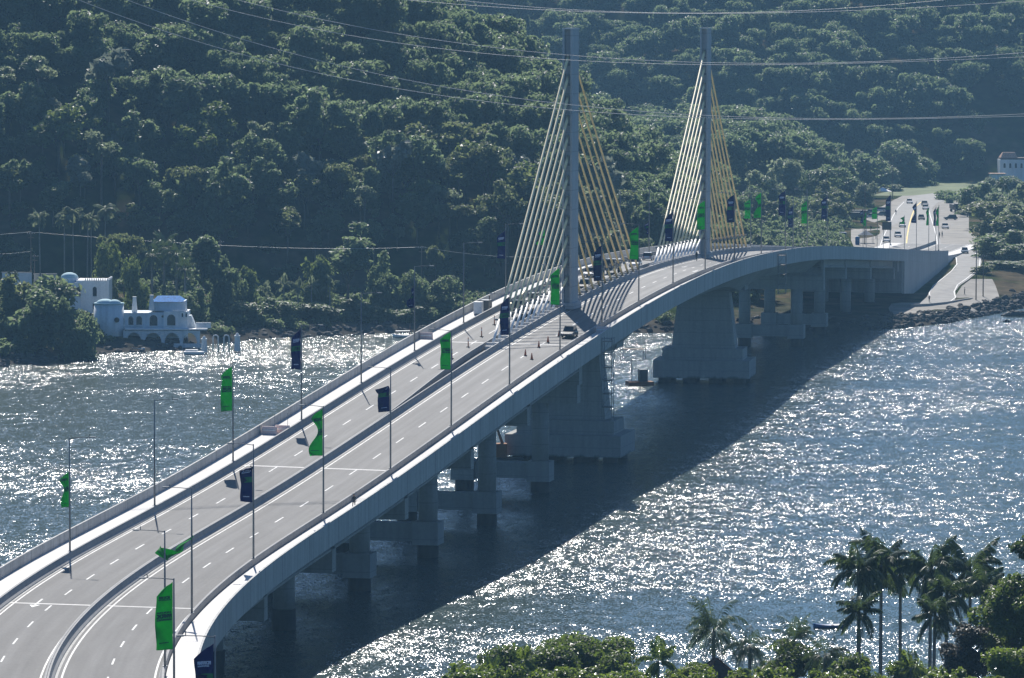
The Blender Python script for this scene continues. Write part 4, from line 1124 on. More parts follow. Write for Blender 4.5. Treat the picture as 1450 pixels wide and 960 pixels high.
# palms
def palm_crown(seed, nf, Lf, leafL, leafW, droop, up=.9, mat='palm', dens=26, fan=False):
    g = np.random.default_rng(seed); V = []; Fc = []
    for i in range(nf):
        az = 2*PI*i/nf*2.4+g.uniform(-.3, .3); el = g.uniform(-.45, 1.35)*up; L = Lf*g.uniform(.7, 1.12); dr = droop*g.uniform(.55, 1.35)*(1.25-.5*max(0, el)); tw = g.uniform(-.5, .5)
        p = np.array([0., 0., 0.]); d = np.array([math.cos(az)*math.cos(el), math.sin(az)*math.cos(el), math.sin(el)]); st = L/dens
        side = np.array([-math.sin(az), math.cos(az), 0.])
        for k in range(dens):
            t = k/dens; d = d+np.array([-math.sin(az)*tw*.03, math.cos(az)*tw*.03, -dr*st*(.4+1.2*t)/Lf*2.2]); d /= np.linalg.norm(d); q = p+d*st
            wv = side*.035*Lf*.3
            b = len(V); V += [p-wv, p+wv, q+wv, q-wv]; Fc.append((b, b+1, b+2, b+3))
            if t > .12:
                ll = leafL*math.sin(PI*min(1, .12+t*.9))**.6*g.uniform(.8, 1.15)
                for sg in (-1, 1):
                    dirv = side*sg*.75+d*.55+np.array([0, 0, -.35-g.uniform(0, .5)+.25*sg*0]); dirv /= np.linalg.norm(dirv)
                    w_ = np.cross(dirv, np.array([0, 0, 1.])); w_ = d*leafW
                    tip = q+dirv*ll+np.array([0, 0, -.25*ll]); mid = q+dirv*ll*.5
                    b = len(V); V += [q-w_*.5, mid-w_*.6, tip, mid+w_*.6]; Fc.append((b, b+1, b+2, b+3))
            p = q
    me = bpy.data.meshes.new('crown'); me.from_pydata([tuple(v) for v in V], [], Fc); me.materials.append(M[mat]); return me
PC = {'royal': [palm_crown(s_, 24, 3.4, 1.0, .125, 1.0, 1.0, 'palm', 34) for s_ in (1, 2, 3, 10, 11)],
      'royalp': [palm_crown(s_, 22, 3.4, 1.1, .24, 1.0, .95, 'leaf_b', 22) for s_ in (1, 2, 3)],
      'queen': [palm_crown(s_, 30, 3.7, 1.0, .06, 1.35, 1.0, 'palm', 34) for s_ in (4, 5)],
      'small': [palm_crown(s_, 14, 1.9, .6, .12, .8, 1.1, 'leaf_l') for s_ in (6, 7)],
      'banana': [palm_crown(s_, 9, 2.6, .85, .42, .9, 1.3, 'leaf_b', 12) for s_ in (8, 9)]}
def palm(typ, p, h, label, sc=1.0, lean=(0, 0), r=.2, group=None, v=0, name='palm_tree', shaft=True, rz=0.0):
    t = thing(name, label, 'palm', p, rz, group)
    s = MB(); lx, ly = lean
    s.tube([(0, 0, -1), (lx*.3, ly*.3, h*.4), (lx*.8, ly*.8, h*.85), (lx, ly, h)], [r*1.3, r, r*.8, r*.7], 8); s.build('trunk', M['palmbark'], t, True)
    c = link('crown', PC[typ][v % len(PC[typ])], t, (lx, ly, h)); c.scale = (sc,)*3
    if shaft and typ == 'royal':
        s = MB(); s.tube([(lx, ly, h-.1), (lx, ly, h+1.0)], [r*.85, r*.4], 8); s.build('crown_shaft', M['leaf_c'], t, True)
    return t
def treeat(px, ytop, Y, k, v, label, wpx=None, mat=None, name='tree', group=None, base=None, ksy=1.0):
    """tree whose top is seen at (px, ytop) at distance Y and whose crown is wpx photo pixels wide"""
    q = at(px, ytop, Y); zb = gz(q.x, Y) if base is None else base
    k = {0: 8, 1: 9}.get(k, k)
    V = KIND[k][2][v % len(KIND[k][2])]; full = V[2]+V[4]*1.12; h = max(2., q.z-zb)
    sx = (wpx*Y/F/2)/(V[3]*1.05) if wpx else h/full
    return put_tree(k, v, (q.x, Y, zb), (px*1.7) % 6.28, (sx, sx, h/full), label, group, name, mat)

# --- left shore garden
S1 = [ # px, ytop, Y, kind, var, width, mat, label
 (60, 405, 962, 0, 0, 120, 'leaf_a', 'large rounded dark tree on the left shore rocks in front of the white houses'),
 (15, 398, 968, 0, 2, 80, 'leaf_c', 'olive bushy tree at the far left edge of the shore'),
 (112, 440, 958, 0, 1, 66, 'leaf_a', 'low dark bush spreading over the water beside the round tower of the white house'),
 (175, 332, 1044, 2, 0, 62, 'leaf_c', 'flat spreading tree behind the upper white house'),
 (150, 352, 1036, 1, 1, 50, 'leaf_d', 'light green bushy tree right behind the domed white house'),
 (195, 372, 1020, 0, 3, 40, 'leaf_d', 'small green tree beside the chimney of the lower white house'),
 (288, 332, 1040, 3, 0, 56, 'leaf_a', 'dark conical garden tree right of the lower white house'),
 (320, 372, 1036, 0, 2, 54, 'leaf_a', 'dark rounded tree between the white house and the shore bananas'),
 (352, 386, 1042, 1, 0, 48, 'leaf_d', 'pale bushy tree left of the shore bananas'),
 (492, 325, 1064, 3, 1, 72, 'leaf_a', 'tall dark conical tree on the far shore behind the second left lamp'),
 (455, 372, 1056, 1, 0, 56, 'leaf_d', 'pale bushy tree left of the tall conical shore tree'),
 (545, 370, 1062, 0, 1, 60, 'leaf_a', 'rounded dark tree right of the tall conical shore tree'),
 (585, 392, 1060, 0, 0, 50, 'leaf_a', 'dark shore tree behind the limp navy flag'),
 (617, 352, 1082, 2, 1, 30, 'leaf_c', 'small slender umbrella-shaped tree behind the fourth left lamp'),
 (622, 396, 1062, 0, 3, 62, 'leaf_a', 'low dark rounded tree beside the left parapet'),
 (395, 425, 1040, 0, 2, 70, 'leaf_a', 'dark thicket tree at the waterline under the bananas'),
 (450, 430, 1048, 0, 0, 80, 'leaf_a', 'dark overhanging tree at the waterline below the pale bushy tree'),
 (515, 428, 1052, 0, 1, 80, 'leaf_a', 'dark overhanging tree at the waterline below the conical tree'),
 (340, 428, 1034, 0, 3, 66, 'leaf_a', 'dark overhanging tree just right of the stone gate posts'),
 (575, 436, 1054, 0, 1, 70, 'leaf_a', 'dark waterline tree nearest the left parapet'),
 (275, 412, 1016, 0, 2, 50, 'leaf_a', 'dark tree behind the arcade terrace of the lower white house'),
 (20, 350, 1076, 0, 0, 60, 'leaf_a', 'dark tree behind the pale boundary wall'),
 (250, 352, 1066, 0, 1, 66, 'leaf_a', 'dark tree rising behind the dry fan palms'),
]
for px, yt, Y, k, v, wp, mt, lab in S1:
    treeat(px, yt, Y, k, v, lab, wp, M[mt], 'shore_tree', 'trees along the far left shore')
    lab_ = lab
for k, (px, yt, yb_, Y, lab, sc) in enumerate((
  (57, 294, 392, 1052, 'leftmost tall thin palm behind the pale boundary wall', .85),
  (91, 296, 372, 1056, 'second tall thin palm from the left, above the domed house', .8),
  (104, 286, 366, 1058, 'tallest thin palm of the cluster above the domed house', .95),
  (123, 296, 372, 1056, 'fourth thin palm from the left, above the domed house', .85),
  (129, 300, 372, 1060, 'thin palm touching the right side of the fourth one above the domed house', .7),
  (148, 282, 360, 1058, 'rightmost tall thin palm above the domed house', 1.0))):
    q = at(px, yt+14, Y); zb = gz(q.x, Y); palm('royalp', (q.x, Y, zb), q.z-zb, lab, sc, (.3*(k % 3-1), 0), .15, 'tall palms behind the white houses', k, 'palm_tree', True, k*1.1)
q = at(18, 392, 1046); palm('royal', (q.x, 1046, gz(q.x, 1046)), max(1.5, q.z-gz(q.x, 1046)), 'short young palm in front of the pale boundary wall', .6, (0, 0), .14, None, 1)
for k, (px, yt, Y, sc, lab) in enumerate(((215, 352, 1040, 1.35, 'dense fan palm left of the dry ones behind the lower white house'), (232, 342, 1046, 1.5, 'tallest dense palm behind the lower white house'), (250, 350, 1042, 1.4, 'dense palm above the blue roof of the white house'), (262, 372, 1030, 1.1, 'smaller dense palm right of the blue roof'))):
    q = at(px, yt, Y); zb = gz(q.x, Y); palm('queen', (q.x, Y, zb), q.z-zb-1.5, lab, sc*.85, (0, 0), .3, 'dense palms behind the lower white house', k, 'palm_tree', False, k)
for k, (px, yt, Y, lab) in enumerate(((378, 408, 1046, 'leftmost of the broad-leaved banana plants on the shore slope'), (402, 396, 1050, 'tallest banana plant on the shore slope'), (422, 402, 1048, 'third banana plant from the left on the shore slope'), (441, 398, 1050, 'banana plant beside the pale bushy tree'), (467, 400, 1052, 'banana plant in front of the conical tree'))):
    q = at(px, yt, Y); zb = gz(q.x, Y); palm('banana', (q.x, Y, zb), max(2, q.z-zb-1), lab, 1.0, (0, 0), .16, 'banana plants on the shore slope', k, 'banana_plant', False, k*2)
# --- right side and beyond the bridge end
S2 = [
 (1395, 285, 1395, 2, 0, 90, 'leaf_c', 'wide grey-green spreading tree beside the dirt lot'),
 (1432, 268, 1420, 0, 1, 74, 'leaf_b', 'pale rounded tree at the right edge behind the spreading tree'),
 (1420, 330, 1230, 0, 2, 92, 'leaf_a', 'big dark rounded tree right of the service road'),
 (1452, 345, 1215, 0, 0, 70, 'leaf_a', 'dark tree at the right edge below the spreading tree'),
 (1400, 254, 1690, 1, 1, 36, 'leaf_b', 'pale green tree in front of the far blue house'),
 (1440, 252, 1670, 0, 3, 50, 'leaf_a', 'dark tree at the right edge in front of the far blue house'),
 (1370, 300, 1480, 2, 1, 40, 'leaf_c', 'small grey-green tree beside the parked dark truck'),
 (1285, 205, 1760, 0, 3, 80, 'leaf_a', 'big dark tree at the bend of the far road'),
 (1235, 222, 1720, 0, 1, 66, 'leaf_b', 'pale round tree left of the far road bend'),
 (1260, 240, 1740, 1, 0, 48, 'leaf_b', 'pale bushy tree beside the white canopy'),
 (1195, 236, 1600, 0, 2, 70, 'leaf_a', 'dark round tree above the parked lorries'),
 (1225, 262, 1560, 1, 1, 44, 'leaf_b', 'small pale tree behind the parked cars'),
 (1160, 240, 1500, 0, 0, 66, 'leaf_a', 'dark round tree behind the last navy flag of the crest'),
 (1120, 232, 1480, 1, 0, 60, 'leaf_b', 'pale tree behind the tallest navy flag at the crest'),
 (1085, 236, 1460, 0, 1, 58, 'leaf_b', 'pale round tree behind the first green flag of the crest'),
 (1150, 285, 1400, 0, 3, 56, 'leaf_c', 'olive bush tree behind the white lorry at the bridge end'),
 (1185, 290, 1390, 1, 1, 50, 'leaf_c', 'olive bushy tree right behind the white lorry at the bridge end'),
 (1105, 282, 1390, 0, 2, 56, 'leaf_c', 'olive bush tree behind the crest flags'),
 (1065, 270, 1400, 0, 0, 56, 'leaf_a', 'dark round tree behind the far stays of the second tower'),
 (1010, 268, 1420, 0, 1, 60, 'leaf_a', 'dark round tree right behind the second tower'),
 (965, 272, 1400, 0, 2, 56, 'leaf_a', 'dark round tree left behind the second tower'),
 (915, 290, 1390, 1, 0, 50, 'leaf_b', 'pale tree between the two towers'),
 (930, 320, 1300, 0, 1, 60, 'leaf_a', 'dark low tree between the towers behind the left parapet'),
 (980, 318, 1310, 0, 3, 56, 'leaf_a', 'dark low tree behind the near stays of the second tower'),
 (870, 318, 1260, 0, 0, 66, 'leaf_a', 'dark low tree behind the far stays of the first tower'),
 (1383, 262, 1500, 0, 2, 62, 'leaf_a', 'dark tree rising behind the wide spreading tree by the dirt lot'),
 (1412, 300, 1330, 0, 1, 80, 'leaf_c', 'olive tree between the spreading tree and the big dark rounded tree'),
 (1446, 292, 1350, 1, 0, 76, 'leaf_b', 'pale leafy tree at the right edge below the drooping palm'),
 (1398, 335, 1250, 0, 3, 52, 'leaf_c', 'olive bushy tree right beside the service road bend'),
 (1436, 372, 1200, 0, 1, 80, 'leaf_a', 'low dark tree over the rocky right bank'),
 (1392, 385, 1185, 1, 1, 34, 'leaf_c', 'small olive bush at the foot of the slim lamp post'),
 (1372, 282, 1560, 1, 1, 44, 'leaf_b', 'pale bushy tree left of the spreading tree by the dirt lot'),
 (1212, 226, 1640, 0, 0, 70, 'leaf_a', 'dark round tree uphill of the parked lorries'),
 (1180, 262, 1470, 0, 1, 60, 'leaf_c', 'olive tree left of the parked lorries'),
 (1300, 222, 1770, 0, 2, 64, 'leaf_a', 'dark tree behind the bend of the far road, at the field edge'),
 (1268, 262, 1700, 1, 0, 34, 'leaf_d', 'small yellow-green tree beside the bend of the far road'),
]
for px, yt, Y, k, v, wp, mt, lab in S2: treeat(px, yt, Y, k, v, lab, wp, M[mt], 'tree', 'trees around the far road')
for k, (px, yt, Y, lab) in enumerate(((1140, 262, 1420, 'feathery palm behind the second green flag of the crest'), (1078, 262, 1430, 'feathery palm behind the wavy green flag'), (1418, 262, 1500, 'drooping palm above the spreading tree at the right edge'))):
    q = at(px, yt, Y); zb = gz(q.x, Y); palm('royal', (q.x, Y, zb), max(2, q.z-zb), lab, 1.1, (.6, 0), .18, None, k)

# --- foreground trees on the near shore
def bigtree(seed, px, ytop, Y, wpx, Rz, mat, label, name='broadleaf_tree', per=420, leaf=.26, nl=26, base=3.0, **kw):
    q = at(px, ytop, Y); Rr = wpx*Y/F/2
    C_, N_, S_ = crown_pts(seed, Rr*1.02, Rz, nl, per, leaf, **kw)
    top = C_[:, 2].max(); zc = q.z-top-base
    t = thing(name, label, 'tree', (q.x, Y, base), 0, 'trees on the near shore')
    C_[:, 2] += zc
    link('crown', quads_mesh('crown', C_, N_, S_, M[mat], seed=seed), t)
    trunk_mb(max(1.0, zc-Rz*.3), .32, seed, 5, Rr*.8, Rz*.8).build('trunk', M['bark'], t, True)
    return t
bigtree(21, 832, 899, 428, 190, 5.0, 'leaf_f', 'wide dome-shaped dark glossy tree at the bottom, between lawn palms', lobe=(.2, .3), nl=42, per=420)
bigtree(22, 742, 909, 422, 165, 4.2, 'leaf_f', 'lower left shoulder of dark glossy foliage beside the dome-shaped tree', lobe=(.2, .3), nl=38)
bigtree(23, 668, 936, 415, 80, 2.6, 'leaf_l', 'bright green shrubby tree at the bottom, leftmost on the near shore', nl=16, per=260, leaf=.22)
bigtree(24, 1370, 882, 420, 100, 4.2, 'leaf_r', 'reddish grey small-leaved tree below the right palm group', lobe=(.22, .34), nl=26, per=300, leaf=.22)
bigtree(25, 1443, 812, 418, 150, 7.0, 'leaf_f', 'tall dense tree at the right edge beside the palms', lobe=(.22, .32), nl=34, per=340, leaf=.26)
bigtree(26, 1440, 915, 405, 90, 3.0, 'leaf_l', 'bright green bush in the bottom right corner', nl=18, per=300, leaf=.22)
bigtree(27, 1459, 757, 400, 52, 1.7, 'palm', 'dark branch tips of a tall tree cut by the right edge', nl=14, per=170, leaf=.26, irr=.6)
bigtree(28, 1120, 905, 432, 86, 3.2, 'leaf_f', 'mixed green tree under the plume palm on the bottom edge', nl=18, per=260, leaf=.22)
bigtree(29, 975, 938, 420, 70, 2.0, 'leaf_l', 'bright low bush left of the brown hut roof', nl=14, per=240, leaf=.2)
bigtree(30, 1215, 925, 418, 76, 3.0, 'leaf_f', 'dark bush at the feet of the left palm group', nl=16, per=260, leaf=.24)
bigtree(31, 1300, 935, 414, 90, 2.6, 'leaf_l', 'yellow-green undergrowth bush between the palm trunks', nl=16, per=260, leaf=.22)
bigtree(32, 1418, 850, 424, 62, 3.6, 'leaf_f', 'dense green tree just left of the tall right edge tree', nl=18, per=300, leaf=.24)
PF = [ # px, y of crown centre, Y, type, scale, label
 (1219, 808, 440, 'royal', 1.15, 'leftmost tall palm of the foreground group'),
 (1248, 795, 446, 'royal', 1.2, 'tall palm second from the left in the foreground group'),
 (1276, 815, 450, 'royal', 1.0, 'slender palm third from the left in the foreground group'),
 (1213, 868, 432, 'royal', .85, 'shorter palm leaning under the leftmost tall palm'),
 (1318, 806, 444, 'royal', 1.15, 'palm in the middle of the foreground group'),
 (1341, 842, 438, 'royal', 1.0, 'lower palm right of the middle palm'),
 (1376, 806, 446, 'royal', 1.2, 'tall palm with upswept fronds near the right edge'),
 (1395, 832, 440, 'royal', 1.0, 'palm beside the dense right edge tree'),
 (1322, 872, 430, 'royal', .9, 'short palm with a hanging brown frond in the middle of the group'),
 (1010, 893, 432, 'queen', 1.05, 'feathery plume palm behind the brown hut roof'),
 (1062, 915, 428, 'queen', .8, 'smaller feathery palm right of the brown hut'),
 (1128, 908, 436, 'queen', .85, 'feathery palm over the mixed green tree at the bottom'),
 (1168, 928, 428, 'queen', .8, 'feathery palm left of the palm trunks at the bottom'),
 (740, 936, 410, 'small', .9, 'small bright palm in front of the dome-shaped tree'),
 (928, 936, 412, 'small', 1.2, 'small fan of reddish-tipped palm leaves right of the dome-shaped tree'),
 (700, 950, 408, 'small', .8, 'small bright palm at the lower left foot of the dome-shaped tree'),
 (1290, 945, 408, 'small', 1.1, 'small bright palm among the palm trunks'),
]
for k, (px, yc, Y, ty, sc, lab) in enumerate(PF):
    q = at(px, yc, Y); zb = 1.5
    palm(ty, (q.x, Y, zb), max(.8, q.z-zb), lab, sc, (.25*((k % 3)-1), 0), .19 if ty == 'royal' else .22, 'palms on the near shore', k, 'palm_tree', True, k*.9)
# undergrowth along the near shore
C_, N_, S_ = [], [], []
g = np.random.default_rng(77)
for i in range(110):
    px = g.uniform(640, 1470); Y = g.uniform(395, 425); q = at(px, g.uniform(940, 985), Y)
    a, b_, c_ = crown_pts(200+i, g.uniform(1.2, 2.2), 1.2, 5, 130, .24); a += np.array([q.x, Y, q.z-1.2]); C_.append(a); N_.append(b_); S_.append(c_)
ug = link('undergrowth', quads_mesh('undergrowth', np.concatenate(C_), np.concatenate(N_), np.concatenate(S_), M['leaf_l'], seed=3)); tag(ug, 'tangled green undergrowth along the near shore at the bottom', 'undergrowth', kind='stuff')
# low scrub on the shore banks
C_, N_, S_ = [], [], []
for i in range(620):
    X = g.uniform(-165, 34); Y = shore(X)+g.uniform(5, 40) if i < 330 else g.uniform(shore(X)+30, 1096)
    if -85 < X < -62 and Y < 1010: continue
    a, b_, c_ = crown_pts(400+i, g.uniform(1.4, 3.0), g.uniform(1.2, 2.6), 5, 70, .5); a += np.array([X, Y, gz(X, Y)+.6]); C_.append(a); N_.append(b_); S_.append(c_)
for i in range(420):
    X = g.uniform(30, 160); Y = g.uniform(1330, 1720) if i < 220 else g.uniform(1085, 1400)
    if X > 86+max(0, (Y-1250)*.06) or i > 330: X = g.uniform(152, 240); Y = g.uniform(1215, 1700)
    if X < 120 and Y < 1330 and abs(X-axX(min(Y, 1300))) < 19: continue
    if Y < shore(X)+14: continue
    a, b_, c_ = crown_pts(800+i, g.uniform(2, 4.0), g.uniform(1.5, 3), 5, 70, .6); a += np.array([X, Y, gz(X, Y)+.8]); C_.append(a); N_.append(b_); S_.append(c_)
for i in range(190):
    Y = g.uniform(1225, 1470); X = at(g.uniform(1000, 1196), 330, Y).x
    a, b_, c_ = crown_pts(1300+i, g.uniform(1.8, 3.6), g.uniform(1.6, 3.4), 6, 70, .55, irr=.6); a += np.array([X, Y, gz(X, Y)+.9]); C_.append(a); N_.append(b_); S_.append(c_)
sb = link('scrub', quads_mesh('scrub', np.concatenate(C_), np.concatenate(N_), np.concatenate(S_), M['leaf_a'], seed=4)); tag(sb, 'low dark scrub filling the ground between the far shore trees', 'scrub', kind='stuff')
print('part 5', round(_t.time()-_T0, 1))
# ---------------------------------------------------------------- white houses on the left shore
def arch_panel(mb, x0, x1, z0, z1, y, n_=8, m=0, mat=None):
    w_ = (x1-x0)/2; xc = (x0+x1)/2; zs = z1-w_ if z1-w_ > z0 else z0
    P = [(x0, y, z0), (x1, y, z0)]+[(xc+w_*math.cos(PI*k/n_), y, zs+(z1-zs)*math.sin(PI*k/n_)) for k in range(n_+1)]
    i = len(mb.v); mb.v += P; mb.f.append(tuple(range(i, i+len(P)))); mb.m.append(m)
def window(parent, x0, x1, z0, z1, y, dark=True):
    s = MB(); arch_panel(s, x0-.14, x1+.14, z0-.1, z1+.14, y-.05); f = s.build('window', M['limeW'], parent)
    s = MB(); arch_panel(s, x0, x1, z0, z1, y-.08); s.build('pane', M['glass'], f)
    s = MB(); s.box(((x0+x1)/2, y-.15, z0-.12), (x1-x0+.4, .25, .1)); s.build('sill', M['limeW'], f)
Y = 992.; k = Y/F
def hx(px): return at(px, 470, Y).x
def hz_(py): return at(200, py, Y).z
o = at(215, 495, Y); hs = thing('shore_house', 'sprawling whitewashed house with arches, round tower and blue roof at the waterline', 'house', (o.x, Y, 0), .0)
X = lambda px: hx(px)-o.x
Z = lambda py: hz_(py)
rc, rr = X(154), 21*k
s = MB(); s.cyl((rc, rr*.2), rr*1.12, 0, Z(431), 28, 0, rr); s.build('round_tower', M['limeB'], hs, True)
s = MB(); s.cyl((rc, rr*.2), rr*1.04, Z(431), Z(429), 28); s.sphere((rc-.8, .8, Z(430)), (2.0, 2.0, 1.0), 14, 5, 0, 0); s.sphere((rc+1.2, .2, Z(430)), (1.5, 1.5, .9), 14, 5, 0, 0); s.build('dome', M['domeB'], hs, True)
def wallbox(x0, x1, z0, z1, y0, y1, mat, nm='wall'):
    s = MB(); s.box(((x0+x1)/2, (y0+y1)/2, (z0+z1)/2), (x1-x0, y1-y0, z1-z0)); return s.build(nm, M[mat], hs)
wallbox(X(170), X(236), Z(466), Z(443), 0, 9, 'limeB'); wallbox(X(232), X(266), Z(466), Z(441), -.4, 8, 'limeW')
wallbox(X(178), X(262), Z(497), Z(466)-.004, .6, 9, 'limeB', 'lower_wall')
wallbox(X(212), X(261), Z(441)-.004, Z(427), 2.2, 8.5, 'limeB', 'roof_storey')
s = MB(); r0 = X(214), X(260)
s.hull8([(r0[0], 1.8, Z(428)), (r0[1], 1.8, Z(428)), (r0[1], 8.8, Z(428)), (r0[0], 8.8, Z(428)), (r0[0]+1, 4.6, Z(421)), (r0[1]-1.2, 4.6, Z(421)), (r0[1]-1.2, 6.2, Z(421)), (r0[0]+1, 6.2, Z(421))]); s.build('blue_roof', M['blueroof'], hs)
for xa, w0, w1, zb, zt in ((189, 4.2, 3, 443, 422), (214, 4.2, 2.6, 440, 419)):
    s = MB(); s.box((X(xa), 3.0 if xa < 200 else 1.6, (Z(zb)+Z(zt))/2), (1.2, 1.2, Z(zt)-Z(zb)), 0, 0, .55); c = s.build('chimney', M['limeW'], hs)
    s = MB(); s.box((X(xa), 3.0 if xa < 200 else 1.6, Z(zt)+.05), (.8, .8, .16)); s.build('chimney_cap', M['limeW'], c)
s = MB()
for q in range(9): s.box((X(246+q*2.4), -.25, Z(441)+.16), (.2, .3, .34))
s.build('battlements', M['limeW'], hs)
for a, b_, z0, z1, y in ((182, 189, 460, 448, 0), (193, 201, 460, 447.5, 0), (212, 223, 461, 446, 0), (237, 248.5, 460.5, 445, -.4), (172.5, 176, 460, 450, 0), (257.5, 259.5, 448.5, 443, -.4), (263, 265, 448.5, 443, -.4)): window(hs, X(a), X(b_), Z(z0), Z(z1), y)
s = MB(); s.tube([(rc+rr*.62, -rr*.62-.2, Z(452)), (rc+rr*.62, -rr*.72-.35, Z(452))], .55, 14); s.build('round_window', M['glass'], hs)
s = MB(); s.tube([(X(230.5), .05, Z(448)), (X(230.5), -.08, Z(448))], .28, 12); s.build('round_window', M['glass'], hs)
# arcade: piers, arches as dark bays behind a pierced screen
arc = [(178, 204), (204, 232), (232, 258), (258, 282)]
s = MB(); y = -2.2
for i, (a, b_) in enumerate(arc):
    x0, x1 = X(a)+.35, X(b_)-.35; zb, zt = Z(484), Z(470); n_ = 10; w_ = (x1-x0)/2; xc = (x0+x1)/2; top = Z(467)
    pr = [(xc+w_*math.cos(PI*q/n_), zb+(zt-zb)*math.sin(PI*q/n_)) for q in range(n_+1)]
    for q in range(n_):
        (xa, za), (xb, zb2) = pr[q], pr[q+1]
        s.hull8([(xb, y-.2, zb2), (xa, y-.2, za), (xa, y+.2, za), (xb, y+.2, zb2), (xb, y-.2, top), (xa, y-.2, top), (xa, y+.2, top), (xb, y+.2, top)])
for i, a in enumerate((178, 204, 232, 258, 282)): s.box((X(a), y, (Z(494)+Z(467))/2), (.7, .42, Z(467)-Z(494)))
s.build('arcade', M['limeB'], hs)
s = MB(); s.box(((X(176)+X(292))/2+.3, -.9, Z(466)+.12), (X(292)-X(176), 3.6, .24)); s.build('terrace_slab', M['limeW'], hs)
s = MB(); s.box(((X(176)+X(232))/2, -2.2, Z(489)), (X(232)-X(176), .36, 1.1)); s.box(((X(236)+X(290))/2, -2.4, Z(488)), (X(290)-X(236), .36, .9)); s.build('terrace_wall', M['limeB'], hs)
s = MB(); s.hull8([(X(266), 1, Z(466)), (X(278), 1, Z(466)), (X(278), 4, Z(466)), (X(266), 4, Z(466)), (X(266), 1, Z(447)), (X(270), 1, Z(447)), (X(270), 4, Z(447)), (X(266), 4, Z(447))]); s.build('buttress', M['limeB'], hs)
s = MB(); s.box(((X(278)+X(299))/2, -.6, Z(460)), (X(299)-X(278), .5, 1.2)); s.build('parapet', M['limeW'], hs)
s = MB(); s.box(((X(145)+X(262))/2, 2.5, .9), (X(262)-X(145), 8, 2.2)); s.build('base_wall', M['rock'], hs)
# upper house
Y = 1012.; k = Y/F; o = at(117, 440, Y); zb0 = gz(o.x, Y)-1.5
hs = thing('domed_house', 'white castle-like house with pale dome and arched windows above the shore house', 'house', (o.x, Y, 0), .0)
X = lambda px: at(px, 420, Y).x-o.x
Z = lambda py: at(117, py, Y).z
wallbox(X(108), X(154), zb0, Z(397), 0, 9, 'limeW'); wallbox(X(76), X(114), zb0, Z(400), -.6, 7, 'limeB'); wallbox(X(60), X(80), zb0, Z(411), 1, 6, 'limeW', 'annex')
s = MB(); s.cyl((X(97), 2.4), 12.8*k, Z(401), Z(394), 24); s.build('drum', M['limeB'], hs, True)
s = MB(); s.sphere((X(97), 2.4, Z(394)), (12.4*k, 12.4*k, 7.6*k), 24, 7, 0, 0); s.build('dome', M['domeB'], hs, True)
s = MB()
for q in range(11): s.box((X(121+q*3.1), .0, Z(397)+.22), (.24, .35, .45)); s.box((X(154)-.1, .6+q*.8, Z(397)+.22), (.3, .3, .45))
s.build('battlements', M['limeW'], hs)
for a, b_, z0, z1, y in ((108.5, 114.5, 419.5, 406, -.6), (131.5, 137, 419.5, 406, 0), (88, 91.5, 412, 406, -.6), (96, 99.5, 412, 406, -.6), (131.5, 136.5, 438, 427.5, 0)): window(hs, X(a), X(b_), Z(z0), Z(z1), y)
# boundary walls
def fence_wall(name, label, a, b_, zt, zb, Y, mat):
    p, q = at(a, zb, Y), at(b_, zb, Y); h = at(a, zt, Y).z-gz(p.x, Y)+1
    t = thing(name, label, 'wall', ((p.x+q.x)/2, Y, 0)); z0 = gz(p.x, Y)-1
    s = MB(); s.box((0, 0, z0+h/2), (q.x-p.x, .3, h)); s.build('panel', M[mat], t)
    s = MB(); s.box((0, 0, z0+h+.06), (q.x-p.x+.2, .42, .12)); s.build('coping', M['conc'], t)
fence_wall('boundary_wall', 'pale boundary wall at the far left below the tall palms', 3, 45, 386, 402, 1054, 'limeW')
fence_wall('boundary_wall', 'greyer wall section just right of the pale boundary wall', 48, 80, 388, 404, 1056, 'conc')
# gate posts by the water
def post(px, py, h, label, arch=False):
    p = gpt(px, py, .2); t = thing('gate_post' if not arch else 'stone_arch', label, 'post' if not arch else 'arch', p)
    s = MB()
    if arch:
        for x in (-1.15, 1.15):
            s.tube([(x-.55, 0, 0), (x-.55, 0, h*.75)]+[(x-.55*math.cos(PI*q/8), 0, h*.75+.55*math.sin(PI*q/8)) for q in range(1, 8)]+[(x+.55, 0, h*.75), (x+.55, 0, 0)], .16, 6)
        s.build('arch', M['limeW'], t, True)
    else:
        s.box((0, 0, h*.42), (1.3, 1.3, h*.84), 0, 0, .75); s.build('shaft', M['limeB'], t)
        s = MB(); s.box((0, 0, h*.88), (1.2, 1.2, h*.1)); s.sphere((0, 0, h*.92), (.4, .4, .6), 10, 5, 0, 0); s.build('cap', M['limeW'], t)
post(289, 499, 3.2, 'left white stone post at the end of the house terrace')
post(336, 497, 3.6, 'right white stone post standing in the water')
post(313, 498, 4.0, 'pair of small white stone arches between the two posts', True)
p = gpt(275, 500, .3); t = thing('landing_stage', 'small pale stone landing at the foot of the white house', 'landing', p)
s = MB(); s.box((0, 0, .1), (4.2, 2.2, .5)); s.box((-.6, .9, .5), (2.6, 1.2, .4)); s.build('slab', M['limeW'], t)
p = gpt(196, 496.5, .0); t = thing('rowing_boat', 'tiny white boat moored below the house arches', 'boat', p)
